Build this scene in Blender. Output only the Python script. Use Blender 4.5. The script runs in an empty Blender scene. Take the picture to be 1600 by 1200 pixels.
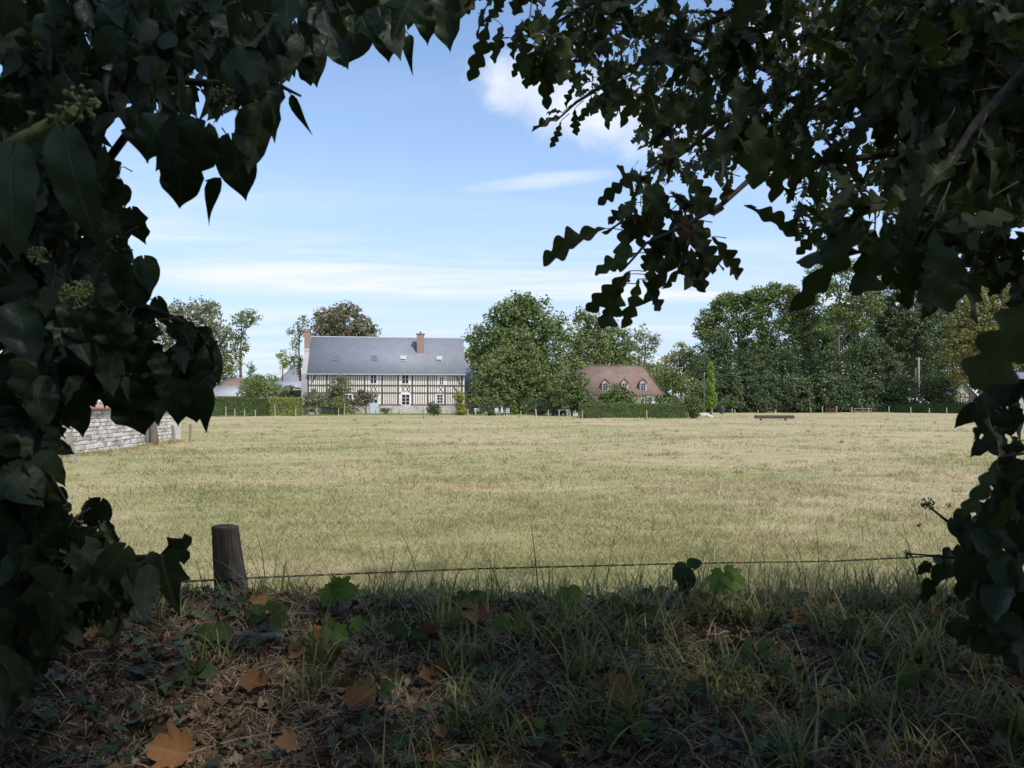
import bpy, bmesh, math, random
import numpy as np
from mathutils import Vector, Matrix

random.seed(11)
rng = np.random.default_rng(11)
SC = bpy.context.scene
COL = SC.collection
R = math.radians

# ------------------------------------------------------------------ camera
EYE, FPX, CX0, HY = 1.6, 1200.0, 800.0, 629.0     # eye height (m), focal length and horizon row in photo pixels
cam_data = bpy.data.cameras.new('camera')
cam = bpy.data.objects.new('camera', cam_data)
COL.objects.link(cam)
cam.location = (0, 0, EYE)
cam.rotation_euler = (R(90), 0, 0)
cam_data.sensor_width = 36.0
cam_data.lens = FPX / 1600 * 36
cam_data.shift_y = (HY - 600) / 1600
cam_data.clip_start = 0.05
cam_data.clip_end = 4000
CANOPY = 1000
cam_data.dof.use_dof = True
cam_data.dof.focus_distance = 9.0
cam_data.dof.aperture_fstop = 13.0
SC.camera = cam

# ------------------------------------------------------------------ sky and sun
SUN_TO = Vector((0.42, -0.46, 0.80)).normalized()  # from the scene towards the sun: behind the camera, to the right
sun_el = math.asin(SUN_TO.z)
sun_az = math.atan2(SUN_TO.x, SUN_TO.y)
world = bpy.data.worlds.new('World')
SC.world = world
world.use_nodes = True
wt = world.node_tree
wt.nodes.clear()
def W(t, **kw):
    n = wt.nodes.new(t)
    for k, v in kw.items():
        setattr(n, k, v)
    return n
def wmath(op, a, b=None, c=None, clamp=False):
    n = W('ShaderNodeMath', operation=op, use_clamp=clamp)
    for i, v in enumerate((a, b, c)):
        if v is None: continue
        if isinstance(v, (int, float)): n.inputs[i].default_value = v
        else: wt.links.new(v, n.inputs[i])
    return n.outputs[0]
def wramp(v, a, b):
    n = W('ShaderNodeMapRange', interpolation_type='SMOOTHSTEP')
    wt.links.new(v, n.inputs[0])
    n.inputs[1].default_value = a; n.inputs[2].default_value = b
    return n.outputs[0]
def wcomb(x, y, z):
    n = W('ShaderNodeCombineXYZ')
    for i, v in enumerate((x, y, z)):
        if isinstance(v, (int, float)): n.inputs[i].default_value = v
        else: wt.links.new(v, n.inputs[i])
    return n.outputs[0]
def wnoise(vec, scale, detail=5.0, rough=0.55, dist=0.0):
    n = W('ShaderNodeTexNoise')
    wt.links.new(vec, n.inputs['Vector'])
    n.inputs['Scale'].default_value = scale; n.inputs['Detail'].default_value = detail
    n.inputs['Roughness'].default_value = rough; n.inputs['Distortion'].default_value = dist
    return n.outputs[0]
sky = W('ShaderNodeTexSky', sky_type='NISHITA')
sky.sun_disc = False
sky.sun_elevation = sun_el
sky.sun_rotation = sun_az
sky.air_density = 1.0
sky.dust_density = 0.4
sky.ozone_density = 2.6
tc = W('ShaderNodeTexCoord')
sep = W('ShaderNodeSeparateXYZ'); wt.links.new(tc.outputs['Generated'], sep.inputs[0])
dx, dy, dz = sep.outputs
zz = wmath('ADD', wmath('MAXIMUM', dz, 0.0), 0.10)
# thin high cloud: a flat layer seen in perspective, streaked along x
lay = wcomb(wmath('MULTIPLY', wmath('DIVIDE', dx, zz), 0.30), wmath('DIVIDE', dy, zz), 3.7)
n1 = wnoise(lay, 0.62, 6.0, 0.55, 0.6)
n2 = wnoise(lay, 2.3, 6.0, 0.6, 0.8)
wisp = wmath('MULTIPLY', wramp(n1, 0.38, 0.62), wramp(n2, 0.28, 0.72))
wisp = wmath('MULTIPLY', wisp, wmath('MULTIPLY_ADD', wramp(dz, 0.32, 0.16), 1.0, 0.3))
# two clouds over the field, at their bearing (x/y) and height (z/y)
ya = wmath('MAXIMUM', dy, 0.05)
bear = wmath('DIVIDE', dx, ya); hgt = wmath('DIVIDE', dz, ya)
cv = wcomb(bear, hgt, 0.0)
jn = wnoise(cv, 13.0, 6.0, 0.6, 0.3)
jn2 = wnoise(wcomb(wmath('MULTIPLY', bear, 0.3), hgt, 2.0), 26.0, 5.0, 0.6, 0.2)
def cloud(b0, h0, rb, rh, tilt, nz, amp, lo, hi):
    db = wmath('SUBTRACT', bear, b0); dh = wmath('SUBTRACT', wmath('SUBTRACT', hgt, h0), wmath('MULTIPLY', db, tilt))
    q = wmath('ADD', wmath('POWER', wmath('ABSOLUTE', wmath('DIVIDE', db, rb)), 2.0), wmath('POWER', wmath('ABSOLUTE', wmath('DIVIDE', dh, rh)), 2.0))
    q = wmath('ADD', q, wmath('MULTIPLY', wmath('SUBTRACT', nz, 0.5), amp))
    return wmath('MULTIPLY', wramp(q, hi, lo), wramp(dy, 0.1, 0.3))
c1 = cloud(0.115, 0.382, 0.15, 0.048, -0.22, jn, 4.2, -0.6, 1.9)
c1b = cloud(0.44, 0.47, 0.13, 0.045, -0.1, jn, 3.0, 0.0, 1.5)
c2 = cloud(0.035, 0.288, 0.10, 0.011, 0.10, jn2, 2.2, -0.5, 1.5)
allc = wmath('MAXIMUM', wmath('MAXIMUM', wmath('MULTIPLY', c1, 0.92), wmath('MULTIPLY', c2, 0.65)), wmath('MAXIMUM', wisp, wmath('MULTIPLY', c1b, 0.8)))
# a low veil towards the horizon
veil = wmath('MULTIPLY', wramp(dz, 0.46, 0.0), 0.85)
mixv = W('ShaderNodeMix', data_type='RGBA'); wt.links.new(veil, mixv.inputs[0]); wt.links.new(sky.outputs[0], mixv.inputs[6]); mixv.inputs[7].default_value = (2.45, 3.1, 4.1, 1)
mix = W('ShaderNodeMix', data_type='RGBA')
wt.links.new(allc, mix.inputs[0])
wt.links.new(mixv.outputs[2], mix.inputs[6])
mix.inputs[7].default_value = (4.1, 4.3, 4.65, 1)
bg = W('ShaderNodeBackground'); bg.inputs[1].default_value = 0.15
wt.links.new(mix.outputs[2], bg.inputs[0])
wout = W('ShaderNodeOutputWorld'); wt.links.new(bg.outputs[0], wout.inputs[0])

sun_data = bpy.data.lights.new('sun', 'SUN')
sun_data.energy = 2.7
sun_data.angle = R(3.0)
sun_data.color = (1.0, 0.94, 0.84)
sun = bpy.data.objects.new('sun', sun_data)
COL.objects.link(sun)
sun.rotation_euler = (-SUN_TO).to_track_quat('-Z', 'Y').to_euler()
sun.location = SUN_TO * 60

SC.view_settings.view_transform = 'Standard'
SC.view_settings.look = 'None'
SC.view_settings.gamma = 1.0
SC.view_settings.use_curve_mapping = False
SC.view_settings.exposure = 0.6
SC.render.engine = 'CYCLES'
SC.cycles.use_denoising = True
SC.cycles.max_bounces = 8
SC.cycles.diffuse_bounces = 5
SC.cycles.transmission_bounces = 5
SC.cycles.sample_clamp_indirect = 6.0

# ------------------------------------------------------------------ helpers
def P(px, py, d):
    """photo pixel at depth d (m) -> point of the place"""
    return Vector(((px - CX0) / FPX * d, d, EYE + (HY - py) / FPX * d))

def tag(o, label=None, cat=None, group=None, kind=None):
    if label: o['label'] = label
    if cat: o['category'] = cat
    if group: o['group'] = group
    if kind: o['kind'] = kind
    return o
def link(name, data, parent=None):
    o = bpy.data.objects.new(name, data)
    COL.objects.link(o)
    if parent is not None: o.parent = parent
    return o
def thing(name, label, cat, loc=(0, 0, 0), rz=0.0, group=None):
    o = link(name, None)
    o.location = loc; o.rotation_euler = (0, 0, rz)
    o.empty_display_size = 0.2
    return tag(o, label, cat, group)

def np_mesh(name, V, F, mats, uv=None, smooth=False, mi=None):
    V = np.asarray(V, dtype=np.float32); F = np.asarray(F, dtype=np.int32)
    me = bpy.data.meshes.new(name)
    n, k = F.shape
    me.vertices.add(len(V)); me.vertices.foreach_set('co', V.ravel())
    me.loops.add(n * k); me.loops.foreach_set('vertex_index', F.ravel())
    me.polygons.add(n); me.polygons.foreach_set('loop_start', np.arange(0, n * k, k, dtype=np.int32))
    if smooth: me.polygons.foreach_set('use_smooth', np.ones(n, dtype=bool))
    if uv is not None:
        l = me.uv_layers.new(name='uv')
        l.data.foreach_set('uv', np.asarray(uv, dtype=np.float32)[F.ravel()].ravel())
    for m in (mats if isinstance(mats, (list, tuple)) else [mats]): me.materials.append(m)
    if mi is not None: me.polygons.foreach_set('material_index', np.asarray(mi, dtype=np.int32))
    me.update(calc_edges=True)
    return me

class MB:
    """collects boxes, tubes and sheets into one mesh"""
    def __init__(s): s.v = []; s.f = []
    def add(s, vs, fs):
        b = len(s.v); s.v += [tuple(v) for v in vs]; s.f += [tuple(i + b for i in f) for f in fs]; return s
    def box(s, x0, x1, y0, y1, z0, z1, M=None):
        vs = [Vector((x, y, z)) for z in (z0, z1) for y in (y0, y1) for x in (x0, x1)]
        if M is not None: vs = [M @ v for v in vs]
        return s.add(vs, [(0, 2, 3, 1), (4, 5, 7, 6), (0, 1, 5, 4), (2, 6, 7, 3), (0, 4, 6, 2), (1, 3, 7, 5)])
    def bar(s, a, b, w, t, up=Vector((0, 1, 0))):
        """a square-cut beam from a to b, w wide, t thick along up"""
        a, b = Vector(a), Vector(b); d = (b - a); L = d.length; d.normalize()
        u = (up - d * up.dot(d)).normalized(); r = d.cross(u)
        M = Matrix((r, d, u)).transposed().to_4x4(); M.translation = a
        return s.box(-w / 2, w / 2, 0, L, -t / 2, t / 2, M)
    def prism(s, poly, y0, y1):
        """poly of (x,z), extruded along y"""
        n = len(poly)
        vs = [(x, y0, z) for x, z in poly] + [(x, y1, z) for x, z in poly]
        fs = [tuple(range(n)), tuple(range(2 * n - 1, n - 1, -1))] + [(i, i + n, (i + 1) % n + n, (i + 1) % n) for i in range(n)]
        return s.add(vs, fs)
    def tube(s, pts, rad, n=6, cap=True):
        pts = [Vector(p) for p in pts]; m = len(pts)
        if not isinstance(rad, (list, tuple)): rad = [rad] * m
        vs = []; ref = Vector((0.31, 0.17, 0.93))
        for i, p in enumerate(pts):
            t = (pts[min(i + 1, m - 1)] - pts[max(i - 1, 0)])
            if t.length < 1e-9: t = Vector((0, 0, 1))
            t.normalize()
            u = ref - t * ref.dot(t)
            if u.length < 1e-3: u = Vector((1, 0, 0)) - t * t.x
            u.normalize(); ref = u; w = t.cross(u)
            for k in range(n):
                a = 2 * math.pi * k / n
                vs.append(p + (u * math.cos(a) + w * math.sin(a)) * rad[i])
        fs = [(i * n + k, i * n + (k + 1) % n, (i + 1) * n + (k + 1) % n, (i + 1) * n + k) for i in range(m - 1) for k in range(n)]
        if cap: fs += [tuple(range(n - 1, -1, -1)), tuple(range((m - 1) * n, m * n))]
        return s.add(vs, fs)
    def mesh(s, name, mat, smooth=False):
        me = bpy.data.meshes.new(name); me.from_pydata(s.v, [], s.f); me.materials.append(mat)
        if smooth: me.polygons.foreach_set('use_smooth', [True] * len(me.polygons))
        me.update(); return me
    def build(s, name, mat, parent=None, smooth=False):
        return link(name, s.mesh(name, mat, smooth), parent)

def vnoise(x, y, s, seed=0):
    """cheap smooth noise of numpy arrays, about -1..1"""
    x = np.asarray(x, float) * s; y = np.asarray(y, float) * s
    return (np.sin(x * 1.31 + y * 0.73 + seed * 1.7) + np.sin(-x * 0.81 + y * 1.57 + seed * 2.9 + 1.3) + np.sin(x * 2.17 - y * 1.91 + seed * .7) * .6
            + np.sin(x * 3.7 + y * 3.1 + seed) * .35) / 2.6

# ------------------------------------------------------------------ materials
class Mat:
    def __init__(s, name):
        s.m = bpy.data.materials.new(name); s.m.use_nodes = True
        s.t = s.m.node_tree; s.t.nodes.clear()
        s.out = s.n('ShaderNodeOutputMaterial')
        s.b = s.n('ShaderNodeBsdfPrincipled'); s.l(s.b.outputs[0], s.out.inputs[0])
    def n(s, t, **kw):
        x = s.t.nodes.new(t)
        for k, v in kw.items(): setattr(x, k, v)
        return x
    def l(s, a, b): s.t.links.new(a, b)
    def val(s, inp, v):
        if isinstance(v, (int, float)): inp.default_value = v
        elif isinstance(v, tuple): inp.default_value = v if len(v) == 4 else (*v, 1)
        else: s.l(v, inp)
    def coord(s, which='Object', scale=None):
        c = s.n('ShaderNodeTexCoord').outputs[which]
        if scale is None: return c
        m = s.n('ShaderNodeMapping'); s.l(c, m.inputs[0]); m.inputs['Scale'].default_value = scale
        return m.outputs[0]
    def noise(s, vec, scale, detail=4.0, rough=0.55, dist=0.0):
        x = s.n('ShaderNodeTexNoise'); s.l(vec, x.inputs['Vector'])
        x.inputs['Scale'].default_value = scale; x.inputs['Detail'].default_value = detail
        x.inputs['Roughness'].default_value = rough; x.inputs['Distortion'].default_value = dist
        return x.outputs[0]
    def ramp(s, v, stops):
        x = s.n('ShaderNodeValToRGB'); s.l(v, x.inputs[0]); e = x.color_ramp.elements
        while len(e) < len(stops): e.new(0.5)
        for i, (p, c) in enumerate(stops): e[i].position = p; e[i].color = (*c, 1)
        return x.outputs[0]
    def mix(s, f, a, b, mode='MIX'):
        x = s.n('ShaderNodeMix', data_type='RGBA', blend_type=mode)
        s.val(x.inputs[0], f); s.val(x.inputs[6], a); s.val(x.inputs[7], b); return x.outputs[2]
    def math(s, op, a, b=0.0, clamp=False):
        x = s.n('ShaderNodeMath', operation=op, use_clamp=clamp); s.val(x.inputs[0], a); s.val(x.inputs[1], b); return x.outputs[0]
    def range(s, v, a, b, c=0.0, d=1.0):
        x = s.n('ShaderNodeMapRange'); s.l(v, x.inputs[0])
        for i, q in enumerate((a, b, c, d)): x.inputs[i + 1].default_value = q
        return x.outputs[0]
    def island(s): return s.n('ShaderNodeNewGeometry').outputs['Random Per Island']
    def orand(s): return s.n('ShaderNodeObjectInfo').outputs['Random']
    def color(s, v): s.val(s.b.inputs['Base Color'], v); return s
    def set(s, rough=0.8, spec=0.3, metal=0.0):
        s.val(s.b.inputs['Roughness'], rough); s.b.inputs['Specular IOR Level'].default_value = spec; s.b.inputs['Metallic'].default_value = metal; return s
    def bump(s, h, strength=0.4, dist=0.02):
        x = s.n('ShaderNodeBump'); s.l(h, x.inputs['Height']); x.inputs['Strength'].default_value = strength; x.inputs['Distance'].default_value = dist
        s.l(x.outputs[0], s.b.inputs['Normal']); return s
    def translucent(s, col, f):
        x = s.n('ShaderNodeBsdfTranslucent'); s.val(x.inputs[0], col)
        a = s.n('ShaderNodeMixShader'); s.val(a.inputs[0], f); s.l(s.b.outputs[0], a.inputs[1]); s.l(x.outputs[0], a.inputs[2])
        s.l(a.outputs[0], s.out.inputs[0]); return s

def foliage_mat(name, dark, mid, light, trans=0.22, rough=0.6, spec=0.25):
    """crown leaves: each leaf its own tone"""
    m = Mat(name)
    k = m.math('ADD', m.math('MULTIPLY', m.island(), 0.36), m.math('MULTIPLY', m.noise(m.coord(), 0.45, 3.0), 0.64))
    c = m.ramp(k, [(0.12, dark), (0.5, mid), (0.9, light)])
    m.color(c).set(rough, spec)
    m.translucent(m.mix(0.5, c, (light[0] * 1.3, light[1] * 1.4, light[2] * 0.7)), trans)
    return m.m
def plain(name, col, var=0.15, scale=3.0, rough=0.85, spec=0.2, bump=0.2):
    m = Mat(name); n = m.noise(m.coord(), scale, 6.0, 0.65)
    m.color(m.ramp(n, [(0.25, tuple(c * (1 - var) for c in col)), (0.75, tuple(min(1, c * (1 + var)) for c in col))])).set(rough, spec)
    if bump: m.bump(n, bump)
    return m.m

# ================================================================== the ground
def field_z(x, y):
    f = np.clip((np.asarray(y, float) - 4.0) / 8.0, 0, 1)
    far = np.clip((np.asarray(y, float) - 112.0) / 40.0, 0, 1)
    right = np.clip((np.asarray(x, float) - 20.0) / 30.0, 0, 1)
    return (vnoise(x, y, 0.11, 1) * 0.08 + vnoise(x, y, 0.45, 4) * 0.05 + vnoise(x, y, 1.3, 2) * 0.022) * f + far * far * (3 - 2 * far) * 0.55 * right
def bank_z(x, y):
    x = np.asarray(x, float); y = np.asarray(y, float)
    base = np.interp(y, [0.6, 1.2, 1.6, 2.05, 2.5, 3.0, 3.35, 3.7, 4.2, 4.9, 5.6], [-0.06, 0.05, 0.30, 0.57, 0.63, 0.70, 0.725, 0.66, 0.40, 0.08, -0.10])
    on = np.clip((base + 0.02) * 4, 0, 1)
    return base + on * (vnoise(x, y, 1.6, 5) * 0.03 + vnoise(x, y, 5.5, 8) * 0.013 + vnoise(x, y, 17., 3) * 0.006 + vnoise(x + 3, y * 1.2, 0.8, 9) * 0.02)

def straw(m):
    """the meadow's own colours: dry straw with greener patches"""
    g = m.coord('Generated') if False else m.n('ShaderNodeNewGeometry').outputs['Position']
    mp = m.n('ShaderNodeMapping'); m.l(g, mp.inputs[0]); mp.inputs['Scale'].default_value = (0.55, 1.0, 1.0)
    big = m.noise(mp.outputs[0], 0.16, 6.0, 0.68, 0.5)
    mid = m.noise(mp.outputs[0], 0.55, 6.0, 0.72, 0.3)
    tan = m.ramp(mid, [(0.25, (0.325, 0.255, 0.147)), (0.5, (0.456, 0.378, 0.236)), (0.78, (0.539, 0.459, 0.312))])
    grn = m.ramp(mid, [(0.25, (0.177, 0.214, 0.067)), (0.75, (0.307, 0.337, 0.129))])
    sy = m.n('ShaderNodeSeparateXYZ'); m.l(g, sy.inputs[0])
    near = m.math('ADD', m.range(sy.outputs[1], 34.0, 9.0, 0.0, 0.045), m.range(sy.outputs[0], -1.0, -7.0, 0.0, 0.02))   # damper, greener turf on the low near side
    f = m.range(m.math('ADD', big, near), 0.45, 0.585)
    return m.mix(m.math('MULTIPLY', f, 0.85), tan, grn), mid
m = Mat('meadow_soil'); c, mid = straw(m)
fine = m.noise(m.n('ShaderNodeNewGeometry').outputs['Position'], 9.0, 5.0, 0.7)
m.color(m.mix(0.5, c, m.ramp(fine, [(0.3, (0.260, 0.210, 0.107)), (0.7, (0.484, 0.400, 0.241))]))).set(0.95, 0.05); m.bump(fine, 0.6, 0.05)
M_FIELD = m.m
m = Mat('meadow_grass'); c, mid = straw(m)
i = m.island()
m.color(m.mix(0.45, c, m.ramp(i, [(0.0, (0.232, 0.186, 0.089)), (0.35, (0.325, 0.287, 0.134)), (0.65, (0.456, 0.382, 0.223)), (1.0, (0.614, 0.528, 0.356))]))).set(0.85, 0.12)
m.translucent(c, 0.25)
M_MEADOW = m.m
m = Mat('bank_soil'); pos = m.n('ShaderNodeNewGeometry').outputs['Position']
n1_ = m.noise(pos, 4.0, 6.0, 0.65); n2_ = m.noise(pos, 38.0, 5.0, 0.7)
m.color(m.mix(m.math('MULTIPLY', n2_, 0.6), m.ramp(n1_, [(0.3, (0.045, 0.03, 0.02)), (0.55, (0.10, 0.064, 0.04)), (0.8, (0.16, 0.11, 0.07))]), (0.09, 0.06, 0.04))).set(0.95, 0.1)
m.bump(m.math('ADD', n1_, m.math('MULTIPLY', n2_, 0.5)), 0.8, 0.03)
M_SOIL = m.m
M_LANE = plain('lane_earth', (0.075, 0.06, 0.045), 0.35, 6.0, 0.95, 0.1, 0.5)
M_LAWN = plain('lawn_grass', (0.13, 0.17, 0.05), 0.3, 1.5, 0.9, 0.1, 0.4)

def sheet(name, xs, ys, zf, mat, kind='structure'):
    X, Y = np.meshgrid(xs, ys); Z = zf(X, Y)
    V = np.stack([X, Y, Z], -1).reshape(-1, 3); nx, ny = len(xs), len(ys)
    a = (np.arange(ny - 1)[:, None] * nx + np.arange(nx - 1)[None]).ravel()
    F = np.stack([a, a + 1, a + nx + 1, a + nx], -1)
    o = link(name, np_mesh(name, V, F, mat, smooth=True)); return tag(o, kind=kind)
sgn = np.linspace(-1, 1, 181); xs = np.sign(sgn) * (np.abs(sgn) * 40 + np.abs(sgn) ** 6 * 860)
ys = np.concatenate([np.linspace(-80, 3, 12), np.geomspace(3.4, 1600, 260)])
tag(sheet('field', xs, ys, field_z, M_FIELD), 'dry straw coloured meadow stretching to the house and the trees', 'field')
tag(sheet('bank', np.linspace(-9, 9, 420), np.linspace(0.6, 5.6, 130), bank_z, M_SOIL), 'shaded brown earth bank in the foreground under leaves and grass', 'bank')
tag(sheet('lane', np.linspace(-12, 12, 30), np.linspace(-5, 1.3, 20), lambda x, y: 0.06 + 0 * x + np.where(y > 1.0, -0.1, 0) + vnoise(x, y, 1.2, 6) * .01, M_LANE), 'bare earth lane behind the bank', 'lane')
tag(sheet('lawn', np.linspace(-33, 2, 60), np.linspace(95.5, 104, 12), lambda x, y: field_z(x, y) + np.where((y > 96.2), 0.16, -0.1) + 0 * x, M_LAWN), 'narrow green lawn along the foot of the long house', 'lawn')

# meadow grass: short dry blades, fewer and broader with distance
def meadow(n, y0, y1):
    y = 1.0 / rng.uniform(1 / y1, 1 / y0, n)
    x = rng.uniform(-1, 1, n) * (0.74 * y + 2.0)
    z = field_z(x, y)
    k = vnoise(x, y, 0.9, 3) * .3 + vnoise(x, y, 0.23, 7) * .4 + vnoise(x + 9, y * 1.7, 2.3, 5) * .3
    keep = rng.random(n) < 0.62 + 0.6 * k
    x, y, z, k = x[keep], y[keep], z[keep], k[keep]; n = len(x)
    h = rng.uniform(0.018, 0.05, n) * np.clip(1 + 1.1 * k, .3, 2.4) * (1 + y / 130) * np.where(rng.random(n) < 0.012, 3.2, 1)
    w = np.maximum(0.003, 0.00058 * y) * rng.uniform(0.7, 1.5, n)
    a = rng.uniform(0, 2 * np.pi, n); la = rng.uniform(0, 2 * np.pi, n); le = rng.uniform(0.3, 2.2, n) * h
    base = np.stack([x, y, z - 0.005], -1); s = np.stack([np.cos(a) * w, np.sin(a) * w * .5, 0 * w], -1)
    tip = base + np.stack([np.cos(la) * le, np.sin(la) * le, h], -1)
    V = np.stack([base - s, base + s, tip], 1).reshape(-1, 3)
    return V, np.arange(3 * n).reshape(-1, 3)
V, F = meadow(640000, 4.9, 96)
# coarser tufts left standing by the grazing
nt = 1500; ty_ = 1 / rng.uniform(1 / 75, 1 / 6.5, nt); tx_ = rng.uniform(-1, 1, nt) * (.74 * ty_ + 2); per_ = 26
q_ = rng.random(170); tx_[:170] = -12.5 - 1.35 * q_ + rng.uniform(.0, .5, 170); ty_[:170] = 17.6 + 13.9 * q_      # rank grass at the foot of the stone wall
ty = np.repeat(ty_, per_) + rng.normal(0, 1, nt * per_) * np.repeat(rng.uniform(.03, .16, nt), per_); tx = np.repeat(tx_, per_) + rng.normal(0, 1, nt * per_) * np.repeat(rng.uniform(.04, .22, nt), per_)
th = np.repeat(rng.uniform(.06, .17, nt), per_) * rng.uniform(.5, 1.2, nt * per_); tz = field_z(tx, ty); ta = rng.uniform(0, 6.28, nt * per_); tw_ = np.maximum(.0028, .0005 * ty)
tb = np.stack([tx, ty, tz - .005], -1); tsd = np.stack([np.cos(ta) * tw_, np.sin(ta) * tw_, 0 * tw_], -1); tt = tb + np.stack([np.sin(ta * 3) * th * .6, np.cos(ta * 5) * th * .6, th], -1)
V = np.concatenate([V, np.stack([tb - tsd, tb + tsd, tt], 1).reshape(-1, 3)]); F = np.arange(len(V)).reshape(-1, 3)
tag(link('meadow_grass', np_mesh('meadow_grass', V, F, M_MEADOW)), 'short dry yellow grass covering the open meadow', 'grass', kind='stuff')

# ================================================================== buildings
def mcol(name, stops, scale, rough=0.85, bump=0.3, vec_scale=None, detail=6.0, spec=0.2):
    m = Mat(name); n = m.noise(m.coord('Object', vec_scale), scale, detail, 0.65); m.color(m.ramp(n, stops)).set(rough, spec)
    if bump: m.bump(n, bump)
    return m.m
def tiles_mat(name, c1, c2, mortar, bw, bh, rough=0.7, stain=(0.2, 0.2, 0.2), stain_f=0.4, spec=0.3):
    m = Mat(name); v = m.coord('UV')
    b = m.n('ShaderNodeTexBrick'); m.l(v, b.inputs['Vector'])
    for k, q in (('Color1', c1), ('Color2', c2), ('Mortar', mortar)): b.inputs[k].default_value = (*q, 1)
    b.inputs['Scale'].default_value = 1.0; b.inputs['Brick Width'].default_value = bw; b.inputs['Row Height'].default_value = bh; b.inputs['Mortar Size'].default_value = bh * .06
    n = m.noise(m.coord('Object'), 0.7, 6.0, 0.6); n2 = m.noise(m.coord('Object'), 7.0, 4.0, 0.7)
    c = m.mix(m.math('MULTIPLY', m.range(n, 0.4, 0.72), stain_f), b.outputs[0], stain)
    c = m.mix(m.math('MULTIPLY', m.range(n2, 0.5, 0.8), 0.3), c, tuple(min(1, q * 1.5) for q in c1))
    m.color(c).set(rough, spec); m.bump(b.outputs[1], -0.4, 0.02); return m.m
M_PLASTER = mcol('cream_plaster', [(0.2, (0.70, 0.63, 0.55)), (0.6, (0.83, 0.77, 0.70)), (0.85, (0.87, 0.83, 0.77))], 1.3)
M_TIMBER = mcol('dark_timber', [(0.2, (0.075, 0.055, 0.046)), (0.8, (0.17, 0.13, 0.11))], 4.0)
M_WHITE = plain('white_paint', (0.74, 0.75, 0.75), 0.06, 4, 0.5, 0.4, 0)
M_BLUEDOOR = plain('pale_blue_paint', (0.52, 0.60, 0.68), 0.08, 4, 0.5, 0.4, 0)
M_PLINTH = mcol('pale_rubble', [(0.3, (0.30, 0.26, 0.22)), (0.5, (0.50, 0.45, 0.39)), (0.7, (0.62, 0.57, 0.50))], 2.6, bump=0.7)
M_GABLE = mcol('grey_render', [(0.3, (0.30, 0.29, 0.275)), (0.7, (0.44, 0.43, 0.41))], 1.4)
M_BRICK = tiles_mat('red_brick', (0.29, 0.155, 0.115), (0.37, 0.22, 0.165), (0.42, 0.37, 0.32), 0.22, 0.075, 0.9)
M_SLATE = tiles_mat('blue_grey_slate', (0.20, 0.21, 0.245), (0.23, 0.24, 0.275), (0.15, 0.16, 0.19), 0.3, 0.22, 0.6, (0.27, 0.28, 0.30), 0.5)
M_LEAD = plain('lead_flashing', (0.45, 0.46, 0.48), 0.1, 3, 0.5, 0.4, 0)
M_ROOFTILE = tiles_mat('brown_red_tile', (0.20, 0.125, 0.10), (0.265, 0.175, 0.14), (0.11, 0.08, 0.07), 0.2, 0.26, 0.9, (0.25, 0.21, 0.175), 0.75, 0.15)
M_METALROOF = plain('grey_sheet_roof', (0.36, 0.36, 0.37), 0.15, 2, 0.6, 0.3, 0.2)
m = Mat('window_glass'); m.color((0.02, 0.025, 0.03)).set(0.08, 0.5); M_GLASS = m.m
M_SKYL = plain('skylight_glass', (0.13, 0.14, 0.165), .1, 3, .25, .5, 0)
M_GREYWOOD = mcol('weathered_wood', [(0.25, (0.13, 0.11, 0.09)), (0.55, (0.26, 0.23, 0.19)), (0.8, (0.38, 0.34, 0.29))], 9.0, vec_scale=(1, 1, 0.15), bump=0.6)
M_PALEWOOD = mcol('pale_post_wood', [(0.25, (0.30, 0.27, 0.22)), (0.8, (0.50, 0.46, 0.38))], 6.0, vec_scale=(1, 1, 0.2))
M_BARNWOOD = plain('dark_barn_boards', (0.06, 0.07, 0.09), 0.3, 3, 0.9, 0.1, 0.3)

def quad_uv(name, quads, mat, parent, thick=0.12):
    """roof slopes: each quad (eave a, eave b, ridge b, ridge a), given thickness, with metre UVs"""
    V = []; F = []; UV = []
    for q in quads:
        q = [Vector(p) for p in q]; n = (q[1] - q[0]).cross(q[3] - q[0]).normalized()
        ex = (q[1] - q[0]).normalized(); ey = n.cross(ex); b = len(V)
        for off in (0.0, -thick):
            for p in q: V.append(p + n * off); d = p - q[0]; UV.append((d.dot(ex), d.dot(ey)))
        k = len(q)
        if k == 4:
            F += [(b, b + 1, b + 2, b + 3), (b + 7, b + 6, b + 5, b + 4)] + [(b + i, b + 4 + i, b + 4 + (i + 1) % 4, b + (i + 1) % 4) for i in range(4)]
    me = np_mesh(name, [tuple(v) for v in V], F, mat, uv=UV)
    return link(name, me, parent)
def box_uv(name, boxes, mat, parent):
    """boxes with metre UVs on every face (for brickwork)"""
    V = []; F = []; UV = []
    for (x0, x1, y0, y1, z0, z1) in boxes:
        for fc in (((x0, y0), (x1, y0)), ((x1, y0), (x1, y1)), ((x1, y1), (x0, y1)), ((x0, y1), (x0, y0))):
            b = len(V); (ax, ay), (bx, by) = fc; L = math.hypot(bx - ax, by - ay)
            V += [(ax, ay, z0), (bx, by, z0), (bx, by, z1), (ax, ay, z1)]; UV += [(0, z0), (L, z0), (L, z1), (0, z1)]; F.append((b, b + 1, b + 2, b + 3))
        b = len(V); V += [(x0, y0, z1), (x1, y0, z1), (x1, y1, z1), (x0, y1, z1)]; UV += [(x0, y0), (x1, y0), (x1, y1), (x0, y1)]; F.append((b, b + 1, b + 2, b + 3))
    return link(name, np_mesh(name, V, F, mat, uv=UV), parent)

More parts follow.
